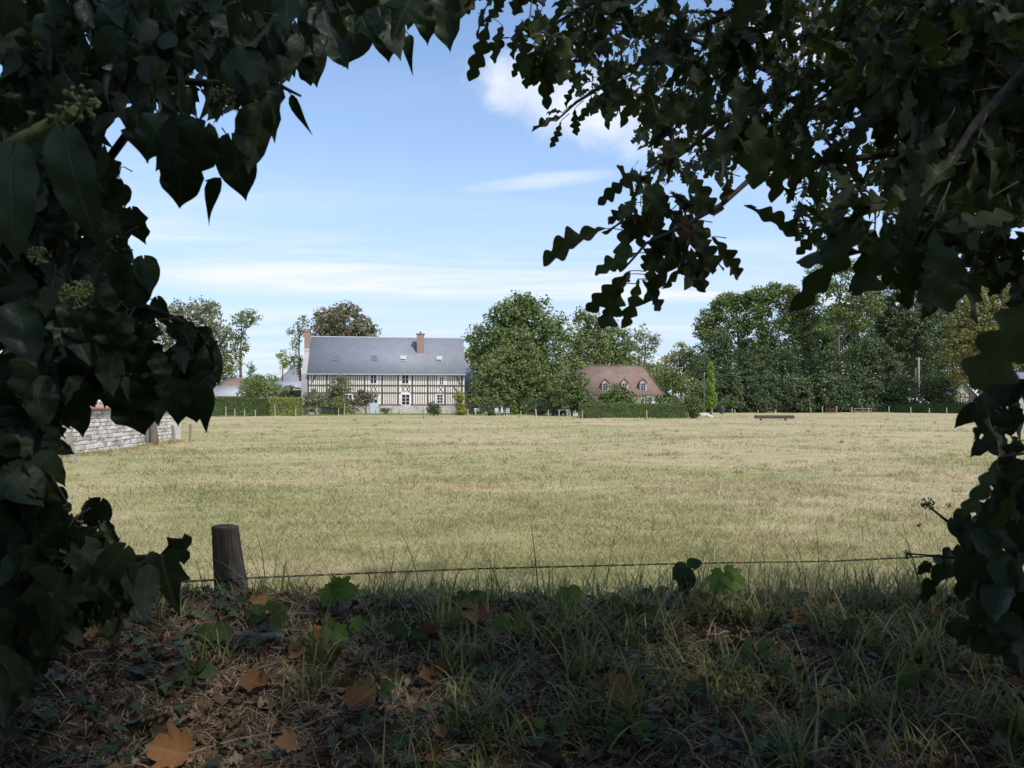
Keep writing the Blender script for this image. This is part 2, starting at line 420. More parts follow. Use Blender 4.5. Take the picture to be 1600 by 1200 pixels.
def window(parent, x0, x1, z0, z1, cols=2, rows=3, mat=M_WHITE, yf=0.0, name='window', fr=0.07):
    """casement proud of the wall plane y = yf (facing -y): white frame, then each pane a sub-part"""
    f = MB(); t = 0.06; y0, y1 = yf - t, yf - 0.004
    f.box(x0, x0 + fr, y0, y1, z0, z1); f.box(x1 - fr, x1, y0, y1, z0, z1)
    f.box(x0 + fr, x1 - fr, y0, y1, z0, z0 + fr); f.box(x0 + fr, x1 - fr, y0, y1, z1 - fr, z1)
    cw = (x1 - x0 - 2 * fr) / cols; rh = (z1 - z0 - 2 * fr) / rows
    for i in range(1, cols): f.box(x0 + fr + cw * i - .035, x0 + fr + cw * i + .035, y0 + .005, y1, z0 + fr, z1 - fr)
    for j in range(1, rows): f.box(x0 + fr, x1 - fr, y0 + .012, y1 - .002, z0 + fr + rh * j - .022, z0 + fr + rh * j + .022)
    w = f.build(name, mat, parent)
    for i in range(cols):
        for j in range(rows):
            MB().box(x0 + fr + cw * i + .003, x0 + fr + cw * (i + 1) - .003, yf - .03, yf - .008, z0 + fr + rh * j + .003, z0 + fr + rh * (j + 1) - .003).build('pane', M_GLASS, w)
    return w

# ---- the long half-timbered house
TH = R(8.0)
hx, hy = (480.5 - CX0) / FPX * 99.0, 99.0
house = thing('half_timbered_house', 'long half-timbered house with cream infill and blue-grey slate roof', 'house', (hx, hy, 0.0), TH)
HL, HD, EV, RG = 20.25, 8.4, 5.5, 10.25
# masonry body and infill
b = MB(); b.prism([(0.0, 1.2), (HL, 1.2), (HL, EV), (0.0, EV)], 0.0, HD); b.build('wall', M_PLASTER, house)
MB().box(-0.05, HL + .05, -0.10, HD, -0.3, 1.198).build('plinth', M_PLINTH, house)
g = MB(); g.add([(HL, 0, EV), (HL, HD, EV), (HL, HD / 2, RG - .15), (HL - .2, 0, EV), (HL - .2, HD, EV), (HL - .2, HD / 2, RG - .15)], [(0, 1, 2), (5, 4, 3)]); g.build('gable', M_PLASTER, house)
g = MB()   # thick masonry gable wall at the left end, its verge standing just above the slates
prof = [(-0.12, -0.3), (HD + .1, -0.3), (HD + .1, EV), (HD / 2, RG + .02), (-0.12, EV - 0.15)]
vs = [(x, y, z) for x in (-0.75, -0.012) for y, z in prof]; k = len(prof)
g.add(vs, [tuple(range(k - 1, -1, -1)), tuple(range(k, 2 * k))] + [(i, (i + 1) % k, (i + 1) % k + k, i + k) for i in range(k)]); g.build('end_wall', M_GABLE, house)
# roof
oh = 0.38; sl = (RG - EV) / (HD / 2); ez = EV - oh * sl + .20
roof = quad_uv('roof', [((0.0, -oh, ez), (HL + .15, -oh, ez), (HL + .15, HD / 2, RG + .2), (0.0, HD / 2, RG + .2)),
                        ((HL + .15, HD + oh, ez), (0.0, HD + oh, ez), (0.0, HD / 2 + .001, RG + .2), (HL + .15, HD / 2 + .001, RG + .2))], M_SLATE, house, 0.14)
MB().tube([(-.02, HD / 2, RG + .2), (HL + .17, HD / 2, RG + .2)], 0.09, 6).build('ridge_cap', M_LEAD, roof)
MB().tube([(0, -oh - .06, ez - .02), (HL + .15, -oh - .06, ez - .02)], 0.07, 6).build('gutter', M_LEAD, roof)
pitch = math.atan(sl)
def roof_frame(u, s):   # a frame lying in the front slope, s metres up from the eave
    M = Matrix.Rotation(pitch, 4, 'X'); M.translation = Vector((u, -oh + s * math.cos(pitch), ez + s * math.sin(pitch))); return M
zu = lambda zx: (zx - 200) / 60.0        # facade: pixels of the 5x view -> metres along the front
zv = lambda zy: (740 - zy) / 60.0
for zx, s_up, op in ((400, 2.9, 0), (705, 2.9, 0), (933, 2.9, 1), (1220, 2.85, 1)):
    M = roof_frame(zu(zx), s_up); w_, h_ = 0.40, 0.5
    f = MB(); f.box(-w_, w_, -h_, -h_ + .1, .004, .09, M); f.box(-w_, w_, h_ - .1, h_, .004, .09, M); f.box(-w_, -w_ + .08, -h_ + .1, h_ - .1, .004, .09, M); f.box(w_ - .08, w_, -h_ + .1, h_ - .1, .004, .09, M)
    s = f.build('skylight', M_LEAD if op else M_SLATE, roof)
    Mt = M @ Matrix.Rotation(R(-14 if op else 0), 4, 'X')
    MB().box(-w_ + .09, w_ - .09, -h_ + .11, h_ - .11, .02 + .13 * op, .05 + .13 * op, Mt).build('pane', M_SKYL if not op else M_LEAD, s)  # pale grey panes on the open skylights imitate reflected sky
# chimneys
ch = box_uv('chimney', [(zu(1042), zu(1100), HD / 2 - 2.05, HD / 2 - 1.15, 7.8, 10.75)], M_BRICK, house)
box_uv('chimney_crown', [(zu(1036), zu(1106), HD / 2 - 2.12, HD / 2 - 1.08, 10.752, 10.9)], M_BRICK, ch)
MB().box(zu(1036), zu(1106), HD / 2 - 2.16, HD / 2 - 2.053, 7.75, 8.1).build('flashing', M_LEAD, ch)
MB().tube([(zu(1071), HD / 2 - 1.6, 10.903), (zu(1071), HD / 2 - 1.6, 11.2)], [.14, .11], 10).build('chimney_pot', M_ROOFTILE, ch)
ch = box_uv('chimney', [(-0.73, -0.05, HD / 2 - 1.6, HD / 2 - .7, 8.6, 11.0)], M_BRICK, house)
box_uv('chimney_crown', [(-0.78, -0.0, HD / 2 - 1.66, HD / 2 - .64, 11.002, 11.14)], M_BRICK, ch)
MB().box(-.74, -.04, HD / 2 - 1.7, HD / 2 - 1.603, 8.4, 8.75).build('flashing', M_LEAD, ch)
# timber frame: rails, posts, studs, braces, each a beam of its own
Z_RAIL = [(EV - .16, .2), (zv(510), .17), (zv(568), .16), (1.29, .18)]
openings = [(zu(672), zu(733), zv(500), EV - .25), (zu(917), zu(981), zv(500), EV - .25), (zu(1212), zu(1256), zv(502), zv(436)), (zu(372), zu(418), zv(500), EV - .25),
            (zu(915), zu(990), 1.2, zv(572)), (zu(1192), zu(1250), zv(655), zv(574)), (zu(668), zu(742), -.3, zv(608)), (zu(480), zu(545), 1.2, zv(575))]
xpan = [(zu(672), zu(733), 2), (zu(917), zu(981), 2), (zu(1205), zu(1250), 1)]
for z, h in Z_RAIL:
    segs = [(0.0, HL)]
    for (a, c, lo, hi) in openings:
        if lo < z + h / 2 and hi > z - h / 2:
            segs = [t for (p, q) in segs for t in ((p, min(q, a)), (max(p, c), q)) if t[1] - t[0] > .05]
    for p, q in segs: MB().box(p, q, -.050, -.004, z - h / 2, z + h / 2).build('rail', M_TIMBER, house)
posts = [zu(q) for q in (206, 345, 490, 635, 770, 893, 1005, 1125, 1262, 1395)]
rows = [(1.38, zv(568) - .08), (zv(568) + .08, zv(510) - .085), (zv(510) + .085, EV - .26)]
def clear(x0, x1, z0, z1): return not any(a < x1 and c > x0 and lo < z1 and hi > z0 for a, c, lo, hi in openings)
for q in posts:
    for (z0, z1) in rows:
        if clear(q - .1, q + .1, z0, z1): MB().box(q - .11, q + .11, -.062, -.004, z0 + .002, z1 - .002).build('post', M_TIMBER, house)
stud_mesh = {}
for r, (z0, z1) in enumerate(rows): stud_mesh[r] = MB().box(-.04, .04, -.040, -.004, z0 + .002, z1 - .002).mesh('stud', M_TIMBER)
for i in range(len(posts) - 1):
    a, c = posts[i] + .11, posts[i + 1] - .11; n = max(2, round((c - a) / .275))
    for k in range(1, n):
        x = a + (c - a) * k / n + random.uniform(-.02, .02)
        for r, (z0, z1) in enumerate(rows):
            if not clear(x - .06, x + .06, z0, z1): continue
            if r == 1 and any(p - .02 < x < q + .02 for p, q, _ in xpan): continue
            link('stud', stud_mesh[r], house).location = (x, 0, 0)
for p, q, n in xpan:
    z0, z1 = rows[1]; w = (q - p) / n
    for k in range(n):
        MB().bar((p + w * k + .06, -.022, z0 + .02), (p + w * (k + 1) - .06, -.022, z1 - .02), .085, .03).build('cross_brace', M_TIMBER, house)
        MB().bar((p + w * k + .06, -.030, z1 - .02), (p + w * (k + 1) - .06, -.030, z0 + .02), .085, .03).build('cross_brace', M_TIMBER, house)
for (xa, za, xb, zb) in ((268, 420, 225, 500), (1348, 430, 1384, 500), (1330, 518, 1384, 590), (1320, 590, 1385, 655)):
    MB().bar((zu(xa), -.048, zv(za)), (zu(xb), -.048, zv(zb)), .13, .03).build('brace', M_TIMBER, house)
for (zx0, zx1, zy0, zy1, c, r) in ((676, 729, 497, 421, 2, 2), (921, 977, 497, 421, 2, 2), (1216, 1252, 500, 440, 2, 3), (376, 414, 497, 421, 2, 3), (1196, 1246, 652, 578, 2, 3)):
    window(house, zu(zx0), zu(zx1), zv(zy0), zv(zy1), c, r)
window(house, zu(919), zu(986), 1.22, zv(576), 2, 3, name='french_door', fr=.09)
window(house, zu(484), zu(541), 1.22, zv(579), 2, 3, name='french_door', fr=.09)
d = MB().box(zu(672), zu(738), -.155, -.104, 0.02, zv(612)).build('door', M_BLUEDOOR, house)
d['label'] = 'pale blue front door with two small panes'
for a in (680, 709): MB().box(zu(a), zu(a + 22), -.165, -.157, zv(645), zv(622)).build('pane', M_GLASS, d)
for a in (680, 709): MB().box(zu(a), zu(a + 22), -.168, -.157, zv(725), zv(655)).build('panel', M_BLUEDOOR, d)
MB().tube([(zu(733), -.17, 1.0), (zu(733), -.21, 1.0), (zu(727), -.21, 1.0)], .02, 6).build('handle', M_TIMBER, d)
MB().box(zu(660), zu(748), -.9, -.102, -.3, .02).build('door_step', M_PLINTH, house)
# porch step and bins below the french door
MB().box(zu(905), zu(1000), -1.2, -.102, -.3, .55).build('french_door_steps', M_PLINTH, house)

def simple_barn(name, label, x0, x1, dep, D, eave, ridge, wall_m, roof_m, rz=0.0, hip=0.0, cat='building', extra=None):
    """gabled or hipped outbuilding by its left/right pixel at depth dep"""
    a = (x0 - CX0) / FPX * dep; c = (x1 - CX0) / FPX * dep; L = c - a
    t = thing(name, label, cat, (a, dep, 0.0), rz)
    bd = MB(); bd.box(0, L, 0, D, -.3, eave)
    if hip == 0: bd.add([(0, 0, eave), (0, D, eave), (0, D / 2, ridge - .1), (L, 0, eave), (L, D, eave), (L, D / 2, ridge - .1)], [(0, 2, 1), (3, 4, 5)])
    bd.build('wall', wall_m, t)
    o_ = .25; e_ = eave - .05
    quad_uv('roof', [((-o_, -o_, e_), (L + o_, -o_, e_), (L + o_ - hip, D / 2, ridge), (-o_ + hip, D / 2, ridge)), ((L + o_, D + o_, e_), (-o_, D + o_, e_), (-o_ + hip, D / 2 + .002, ridge), (L + o_ - hip, D / 2 + .002, ridge))]
            + ([((-o_, D + o_, e_), (-o_, -o_, e_), (-o_ + hip, D / 2 - .01, ridge), (-o_ + hip, D / 2 + .01, ridge)), ((L + o_, -o_, e_), (L + o_, D + o_, e_), (L + o_ - hip, D / 2 + .01, ridge), (L + o_ - hip, D / 2 - .01, ridge))] if hip else []), roof_m, t)
    return t, L
t, L = simple_barn('lean_to', 'low pale grey metal-roofed wing against the left gable of the long house', 424, 468, 108, 5.0, 3.1, 4.7, M_GABLE, M_METALROOF)
t, L = simple_barn('neighbour_house', 'distant pale house with hipped grey roof left of the long house', 425, 476, 150, 9.0, 4.6, 8.9, M_PLASTER, M_SLATE, hip=3.0, cat='house')
box_uv('chimney', [(0.2, 1.0, 3.9, 4.9, 5.0, 9.9)], M_PLASTER, t)
t, L = simple_barn('barn', 'dark boarded barn with grey sheet roof left of the hedge', 325, 380, 122, 8.0, 2.7, 4.4, M_BARNWOOD, M_METALROOF)
t, L = simple_barn('tiled_outbuilding', 'low outbuilding with orange tiled roof behind the dark barn', 336, 375, 136, 7.0, 3.9, 6.1, M_GABLE, M_ROOFTILE, hip=1.2)
t, L = simple_barn('rear_wing', 'grey rendered rear wing showing at the right end of the long house', 716, 741, 112, 6.0, 3.6, 7.6, M_GABLE, M_SLATE, rz=R(8))
for k in (1.2,): window(t, L - 1.1, L - .3, 2.2, 3.2, 1, 2)

# ---- tiled cottage with dormers
cd = 92.0; S = FPX / cd
cx = lambda px: (px - 885) / S
cottage = thing('tiled_cottage', 'low cottage with brown-red tiled roof and three white dormers', 'cottage', ((885 - CX0) / FPX * cd, cd, 0.0), R(-2))
CL, CD, CE, CR = cx(1037), 6.6, 2.55, 6.15
b = MB(); b.box(.5, CL - 2.6, 1.0, CD - .5, -.3, CE + .15); b.build('wall', M_PLASTER, cottage)
hp = 2.35
croof = quad_uv('roof', [((-.3, -.1, CE), (CL, -.1, CE), (CL - hp + .25, CD / 2, CR), (-.3, CD / 2, CR)), ((CL, CD + .1, CE), (-.3, CD + .1, CE), (-.3, CD / 2 + .02, CR), (CL - hp + .25, CD / 2 + .02, CR)),
                 ((CL, -.1, CE), (CL, CD + .1, CE), (CL - hp + .25, CD / 2 + .02, CR), (CL - hp + .25, CD / 2, CR))], M_ROOFTILE, cottage, .13)
MB().tube([(-.3, CD / 2, CR), (CL - hp + .25, CD / 2, CR)], .1, 6).build('ridge_tile', M_ROOFTILE, croof)
MB().tube([(CL, -.1, CE + .02), (CL - hp + .25, CD / 2, CR)], .08, 6).build('ridge_tile', M_ROOFTILE, croof)
csl = (CR - CE) / (CD / 2 + .1)
for px in (946, 976, 1005):
    u = cx(px); z0 = 3.05; z1 = 4.0; y = (z0 - CE) / csl - .12; w_ = .38
    dm = MB(); dm.box(u - w_, u + w_, y, y + 1.6, z0 - .1, z1); 
    dm.add([(u - w_, y, z1), (u + w_, y, z1), (u, y, z1 + .5), (u - w_, y + 1.6, z1), (u + w_, y + 1.6, z1), (u, y + 1.6, z1 + .5)], [(0, 1, 2), (5, 4, 3)])
    dd = dm.build('dormer', M_PLASTER, cottage)
    quad_uv('dormer_roof', [((u - w_ - .16, y + 1.7, z1 - .08), (u - w_ - .16, y - .16, z1 - .08), (u, y - .16, z1 + .58), (u, y + 1.7, z1 + .58)), ((u + w_ + .16, y - .16, z1 - .08), (u + w_ + .16, y + 1.7, z1 - .08), (u, y + 1.7, z1 + .582), (u, y - .16, z1 + .582))], M_ROOFTILE, dd, .06)
    window(dd, u - .29, u + .29, z0, z1 - .06, 2, 3, M_GABLE, yf=y - .004, fr=.045)
    MB().bar((u - .24, y - .012, z1 + .02), (u + .0, y - .012, z1 + .34), .05, .014).build('gable_timber', M_TIMBER, dd)
    MB().bar((u + .24, y - .016, z1 + .02), (u + .0, y - .016, z1 + .34), .05, .014).build('gable_timber', M_TIMBER, dd)
for px, w in ((1020, .2), (1007, .1), (960, .15), (925, .15)): MB().box(cx(px) - w / 2, cx(px) + w / 2, .35, .35 + w, -.3, CE + .05).build('porch_post', M_WHITE, cottage)
MB().bar((cx(1020), .45, 1.7), (cx(1024.5), .45, CE - .02), .12, .12).build('porch_brace', M_WHITE, cottage)
MB().bar((cx(1019), .46, 1.75), (cx(1014.5), .46, .6), .12, .12).build('porch_brace', M_WHITE, cottage)
MB().box(.3, CL - 1.2, .32, .5, CE - .10, CE + .08).build('porch_beam', M_TIMBER, cottage)
rf = MB().box(-.04, .04, -.02, .34, CE - .16, CE - .04).mesh('rafter_end', M_WHITE)
for k in range(30): link('rafter_end', rf, cottage).location = (.6 + k * .36, 0.0, 0)

# ---- buildings at the right edge
rd = 118.0
t, L = simple_barn('brick_cottage', 'brick cottage with blue slate roof at the right edge behind leaves', 1572, 1680, rd, 7.0, 3.2, 6.4, M_BRICK, M_SLATE, cat='cottage')
window(t, 1.2, 2.1, 1.2, 2.5, 2, 3)
sh = thing('timber_shed', 'small timbered shed with steep blue-grey roof below the golden tree', 'shed', ((1484 - CX0) / FPX * 125, 125, .55))
b = MB(); b.box(0.3, 4.6, 0, 4, -.6, 1.9); b.add([(0.3, 0, 1.9), (4.6, 0, 1.9), (2.45, 0, 4.0), (0.3, 4, 1.9), (4.6, 4, 1.9), (2.45, 4, 4.0)], [(0, 1, 2), (5, 4, 3)]); b.build('wall', M_PLINTH, sh)
quad_uv('roof', [((-.5, 4.4, 1.05), (-.5, -.4, 1.05), (2.45, -.4, 4.1), (2.45, 4.4, 4.1)), ((5.4, -.4, 1.05), (5.4, 4.4, 1.05), (2.45, 4.4, 4.102), (2.45, -.4, 4.102))], M_SLATE, sh, .1)
for x in (.6, 1.7, 2.45, 3.2, 4.3): MB().box(x - .08, x + .08, -.04, -.004, -.5, 1.9 if x in (.6, 4.3) else 2.6).build('post', M_TIMBER, sh)
MB().box(.5, 4.4, -.03, -.004, 1.85, 2.0).build('rail', M_TIMBER, sh)
window(sh, 1.85, 2.35, .9, 1.7, 1, 2, yf=-.0)

# ================================================================== trees, hedges and shrubs
M_BARK = mcol('bark', [(0.3, (0.09, 0.075, 0.055)), (0.7, (0.20, 0.17, 0.13))], 5.0, vec_scale=(1, 1, .3), bump=.7)
M_BARKGREY = mcol('grey_bark', [(0.3, (0.17, 0.15, 0.12)), (0.7, (0.34, 0.31, 0.26))], 5.0, vec_scale=(1, 1, .3), bump=.7)
FOL = {
    'oak':    foliage_mat('oak_foliage',    (0.073, 0.102, 0.035), (0.137, 0.183, 0.057), (0.227, 0.273, 0.091)),
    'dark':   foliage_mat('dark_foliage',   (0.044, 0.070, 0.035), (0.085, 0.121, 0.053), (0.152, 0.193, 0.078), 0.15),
    'mid':    foliage_mat('mid_foliage',    (0.093, 0.119, 0.043), (0.158, 0.200, 0.069), (0.252, 0.297, 0.106)),
    'grey':   foliage_mat('greyish_foliage', (0.126, 0.137, 0.073), (0.209, 0.221, 0.120), (0.309, 0.312, 0.175)),
    'brown':  foliage_mat('bronze_foliage', (0.107, 0.097, 0.061), (0.172, 0.162, 0.095), (0.271, 0.246, 0.151)),
    'gold':   foliage_mat('golden_foliage', (0.120, 0.120, 0.040), (0.205, 0.200, 0.070), (0.310, 0.290, 0.120)),
    'pale':   foliage_mat('pale_foliage',   (0.160, 0.177, 0.062), (0.275, 0.292, 0.111), (0.420, 0.415, 0.182)),
    'bright': foliage_mat('bright_foliage', (0.123, 0.190, 0.034), (0.203, 0.299, 0.052), (0.304, 0.408, 0.085)),
    'hedge':  foliage_mat('hedge_foliage',  (0.065, 0.095, 0.026), (0.109, 0.156, 0.042), (0.174, 0.224, 0.065)),
    'lime':   foliage_mat('yellow_hedge_foliage', (0.160, 0.177, 0.033), (0.268, 0.279, 0.058), (0.392, 0.381, 0.098)),
}
def cards(C, Nrm, size, aspect=0.62, jit=0.9):
    """leaf sprays: pointed four-sided faces about centres C, facing roughly along Nrm"""
    n = len(C)
    nr = Nrm + rng.normal(0, jit, (n, 3)); nr /= np.linalg.norm(nr, axis=1, keepdims=True) + 1e-9
    t = rng.normal(0, 1, (n, 3)); t -= nr * (t * nr).sum(1, keepdims=True); t /= np.linalg.norm(t, axis=1, keepdims=True) + 1e-9
    b = np.cross(nr, t); s = (size * rng.uniform(.6, 1.4, n))[:, None]; w = s * aspect * rng.uniform(.7, 1.2, n)[:, None]
    V = np.stack([C - t * s * .5, C + b * w * .5 + t * s * rng.uniform(-.15, .1, (n, 1)), C + t * s * .5, C - b * w * .5 + t * s * rng.uniform(-.1, .15, (n, 1))], 1).reshape(-1, 3)
    return V, np.arange(4 * n).reshape(-1, 4)
def puffs(cen, rad, n_puff, pr, n_leaf, size, up=0.35, fill=0.35):
    """a crown lobe: small puffs spread over an ellipsoid, leaves over the puffs; returns centres and normals, and the puff centres"""
    d = rng.normal(0, 1, (n_puff, 3)); d /= np.linalg.norm(d, axis=1, keepdims=True)
    r = np.where(rng.random(n_puff) < fill, rng.uniform(.15, .75, n_puff), rng.uniform(.72, 1.0, n_puff))
    pc = np.array(cen) + d * r[:, None] * np.array(rad)
    k = rng.integers(0, n_puff, n_leaf); e = rng.normal(0, 1, (n_leaf, 3)); e /= np.linalg.norm(e, axis=1, keepdims=True)
    rr = pr * rng.uniform(.65, 1.35, n_puff)
    C = pc[k] + e * (rr[k] * rng.random(n_leaf) ** 0.4)[:, None] * np.array([1.15, 1.15, .8])
    Nn = e + np.array([0, 0, up]) + d[k] * .5
    return C, Nn, pc
def tree(name, label, depth, blobs, mat, trunk=None, leaf=0.34, dens=1.0, bark=None, group=None, thick=0.75, pr=0.8, cat='tree', base_z=0.0, fill=.35, trunk_r=None, fork=.45):
    """blobs: crown lobes as (px, py, rx, ry[, depth offset]) seen at the tree's depth; each lobe gets real depth"""
    s = depth / FPX
    W_ = []
    for q in blobs:
        px, py, rx, ry = q[:4]; off = q[4] if len(q) > 4 else rng.uniform(-.25, .25) * rx * s
        dd = depth + off; W_.append((P(px, py, dd), (rx * dd / FPX, rx * dd / FPX * thick, ry * dd / FPX)))
    allx = np.mean([w[0].x for w in W_]); bx = (trunk - CX0) * s if trunk is not None else allx
    base = Vector((bx, depth, base_z)); t = thing(name, label, cat, base, 0, group)
    Cs, Ns, limbs = [], [], []
    top = max(w[0].z + w[1][2] * .4 for w in W_)
    for c, r in W_:
        area = r[0] * r[2] + r[1] * r[2] + r[0] * r[1]
        npf = int(max(6, area / (pr * pr) * 2.0)); leaf_ = leaf * 1.12; nl = int(area * 82 * dens * (0.34 / leaf_) ** 2)
        C, Nn, pc = puffs(c, r, npf, pr, nl, leaf, fill=fill)
        Cs.append(C); Ns.append(Nn); limbs.append((c, r, pc))
    C = np.concatenate(Cs) - np.array(base); Nn = np.concatenate(Ns)
    keep = C[:, 2] > 0.05; V, F = cards(C[keep], Nn[keep], leaf * 1.12, .7)
    link('crown', np_mesh('crown', V, F, FOL[mat] if isinstance(mat, str) else mat), t)
    tr = trunk_r or max(.12, top * .022); bk = bark or M_BARK
    tm = MB(); lean = rng.uniform(-.3, .3); H = top - base_z
    path = [Vector((math.sin(k * 1.3) * .06 * H * .1 + (allx - bx) * (k / 6) ** 2 * .7, 0, H * .92 * k / 6 - .2 * (k == 0))) for k in range(7)]
    tm.tube(path, [tr * (1.25 if k == 0 else 1 - .145 * k) for k in range(7)], 9); to = tm.build('trunk', bk, t, True)
    lm = MB()
    for c, r, pc in limbs:
        cc = c - base; h0 = max(H * .22, min(cc.z - (abs(cc.x) + abs(cc.y)) * .8, H * .75)); f = h0 / (H * .92); f = min(max(f, 0), .95)
        st = path[int(f * 6)].lerp(path[min(6, int(f * 6) + 1)], f * 6 - int(f * 6)); mid = st.lerp(cc, .5) + Vector((0, 0, .08 * (cc - st).length))
        q = tr * (.62 - .4 * f); lm.tube([st, mid, cc], [q, q * .62, q * .35], 6)
        for p in pc[:: max(1, len(pc) // 12)]:
            e = Vector(p) - base; m_ = cc.lerp(e, .5) + Vector((0, 0, .1)); s0 = mid.lerp(cc, rng.uniform(.3, 1)); lm.tube([s0, m_, e], [q * .32, q * .2, q * .08], 4)
    tag(lm.build('limbs', bk, to, True), kind='stuff')
    return t
def shrub(name, label, cxp, basep_d, rx, ry, pyc, mat, leaf=.16, dens=1.2, group=None, pr=.35, thick=.9, cat='shrub', base_z=0.0):
    return tree(name, label, basep_d, [(cxp, pyc, rx, ry, 0.0)], mat, leaf=leaf, dens=dens, pr=pr, cat=cat, thick=thick, fill=.3, trunk_r=.05, group=group, base_z=base_z)

# -- left of the house
tree('willow_tree', 'tall feathery grey-green tree behind the barn, left of the long house', 150, [(300, 520, 42, 36), (270, 505, 26, 28), (330, 510, 30, 38), (345, 545, 26, 40), (300, 560, 48, 34), (315, 485, 26, 20), (282, 482, 18, 16), (345, 588, 20, 26), (255, 540, 25, 50)], 'grey', trunk=310, leaf=.42, pr=.75, dens=.85)
tree('poplar_tree', 'slim loose bright green tree leaning right beside the feathery tree', 146, [(378, 500, 20, 14), (390, 492, 17, 9), (372, 530, 17, 18), (382, 545, 9, 12), (366, 560, 16, 18), (360, 590, 18, 20), (397, 500, 10, 7)], 'mid', trunk=376, leaf=.36, pr=.55, dens=.62)
tree('bronze_beech_tree', 'dense dull bronze-green tree rising behind the slate roof', 128, [(530, 505, 40, 26), (512, 500, 26, 24), (560, 512, 30, 20), (540, 488, 26, 14), (583, 517, 12, 9), (500, 525, 24, 20), (545, 530, 46, 20), (525, 560, 40, 40)], 'brown', trunk=530, leaf=.36, pr=.75, dens=1.15)
tree('thin_tree', 'thin half bare tree beside the left chimney of the long house', 134, [(468, 515, 12, 14), (462, 540, 10, 13), (475, 500, 8, 8), (458, 560, 14, 9), (466, 570, 15, 18), (455, 520, 7, 9)], 'mid', trunk=470, leaf=.30, pr=.5, dens=.55)
tree('garden_tree', 'small round green tree above the low wing left of the house', 140, [(440, 556, 9, 10), (444, 570, 8, 9)], 'bright', leaf=.26, pr=.45)
tree('garden_shrub', 'loose green shrubs behind the left hedge before the low wing', 105, [(400, 604, 24, 17), (424, 612, 26, 13), (385, 615, 14, 12), (452, 613, 22, 12)], 'mid', leaf=.24, pr=.5, cat='shrub')
tree('garden_shrub', 'small wispy shrub poking above the barn roof end', 125, [(392, 578, 7, 18), (388, 600, 12, 12)], 'hedge', leaf=.24, pr=.4, dens=.7, cat='shrub')
# -- creeper and shrubs along the front of the house
tree('climbing_plant', 'tall wispy climber growing up the front of the half-timbered house', 98.0, [(532, 592, 13, 9), (526, 607, 16, 13), (540, 605, 12, 14), (520, 625, 20, 18), (535, 632, 16, 14), (530, 612, 13, 28)], 'grey', leaf=.17, pr=.34, dens=1.0, cat='climber', thick=.35)
tree('rose_bush', 'bushy climber arching over the pale blue door', 97.6, [(566, 617, 15, 9), (578, 620, 11, 8), (556, 628, 10, 14), (571, 627, 8, 8), (587, 617, 4, 4)], 'brown', leaf=.16, pr=.3, dens=1.6, cat='shrub', thick=.4)
tree('front_shrub', 'grey-green shrub at the left end of the house front', 96.8, [(490, 622, 14, 14), (503, 629, 10, 14), (484, 632, 13, 12)], 'grey', leaf=.17, pr=.34, cat='shrub', thick=.6, dens=1.8)
tree('front_shrub', 'leafy mid-green shrub below the tall wispy climber', 96.4, [(528, 632, 12, 14), (540, 636, 10, 10)], 'mid', leaf=.16, pr=.32, cat='shrub', thick=.6, dens=1.8)
tree('front_shrub', 'dark round shrub standing alone in front of the lower right window', 88.0, [(677, 640, 11, 10), (674, 634, 6, 6), (683, 638, 6, 7)], 'dark', leaf=.15, pr=.28, cat='shrub', dens=1.5)
tree('front_shrub', 'low green bush under the wall between the doors', 97.4, [(602, 641, 7, 4)], 'hedge', leaf=.13, pr=.2, cat='shrub', dens=1.5)
tree('clipped_conifer', 'clipped yellow-green conifer block at the right corner of the house', 94.0, [(720, 634, 9, 15, 0), (718, 620, 8, 8, 0), (722, 643, 9, 7, 0)], 'lime', leaf=.14, pr=.24, cat='conifer', dens=2.0)
# -- the big group in the middle
tree('hornbeam_tree', 'tallest dark tree of the middle group, behind the willowy front tree', 108, [(810, 500, 40, 34), (835, 490, 28, 28), (790, 492, 26, 26), (770, 530, 36, 36), (850, 540, 44, 50), (800, 550, 56, 46), (870, 515, 22, 26), (822, 472, 22, 14), (755, 560, 24, 40), (862, 590, 40, 50), (790, 600, 50, 40), (832, 620, 40, 26)], 'oak', trunk=815, leaf=.33, pr=.85, dens=1.3)
tree('willowy_tree', 'lighter green spreading tree in front of the middle group with drooping sprays', 98, [(800, 548, 26, 20), (780, 575, 36, 30), (825, 570, 30, 34), (765, 605, 34, 32), (810, 605, 44, 34), (845, 600, 30, 32), (820, 530, 12, 22), (750, 628, 24, 18), (860, 625, 24, 24), (795, 632, 40, 18)], 'mid', trunk=805, leaf=.28, pr=.55, dens=1.1)
tree('ash_tree', 'rounded green tree behind the tiled cottage, right of the dark hornbeam', 122, [(920, 515, 30, 28), (950, 525, 32, 30), (900, 540, 30, 34), (935, 555, 46, 34), (975, 550, 26, 36), (915, 497, 20, 14), (980, 575, 30, 24), (900, 590, 30, 40)], 'mid', trunk=930, leaf=.36, pr=.85, dens=1.1)
tree('thin_tree', 'thin airy tree against the sky behind the cottage ridge', 130, [(1002, 520, 14, 16), (1015, 535, 15, 14), (1025, 528, 10, 10), (1008, 555, 18, 18), (992, 540, 12, 20)], 'grey', trunk=1008, leaf=.33, pr=.5, dens=.55)
tree('pale_tree', 'pale yellow-green tree right of the cottage roof', 138, [(1068, 552, 20, 17), (1050, 565, 18, 16), (1080, 570, 16, 20), (1060, 590, 30, 26), (1038, 585, 16, 20)], 'pale', trunk=1064, leaf=.36, pr=.7)
tree('garden_tree', 'mid-green bushy tree beside the right end of the cottage', 112, [(1040, 590, 20, 20), (1060, 605, 24, 24), (1032, 612, 18, 20), (1082, 612, 18, 22), (1055, 630, 34, 14)], 'oak', trunk=1052, leaf=.30, pr=.6)
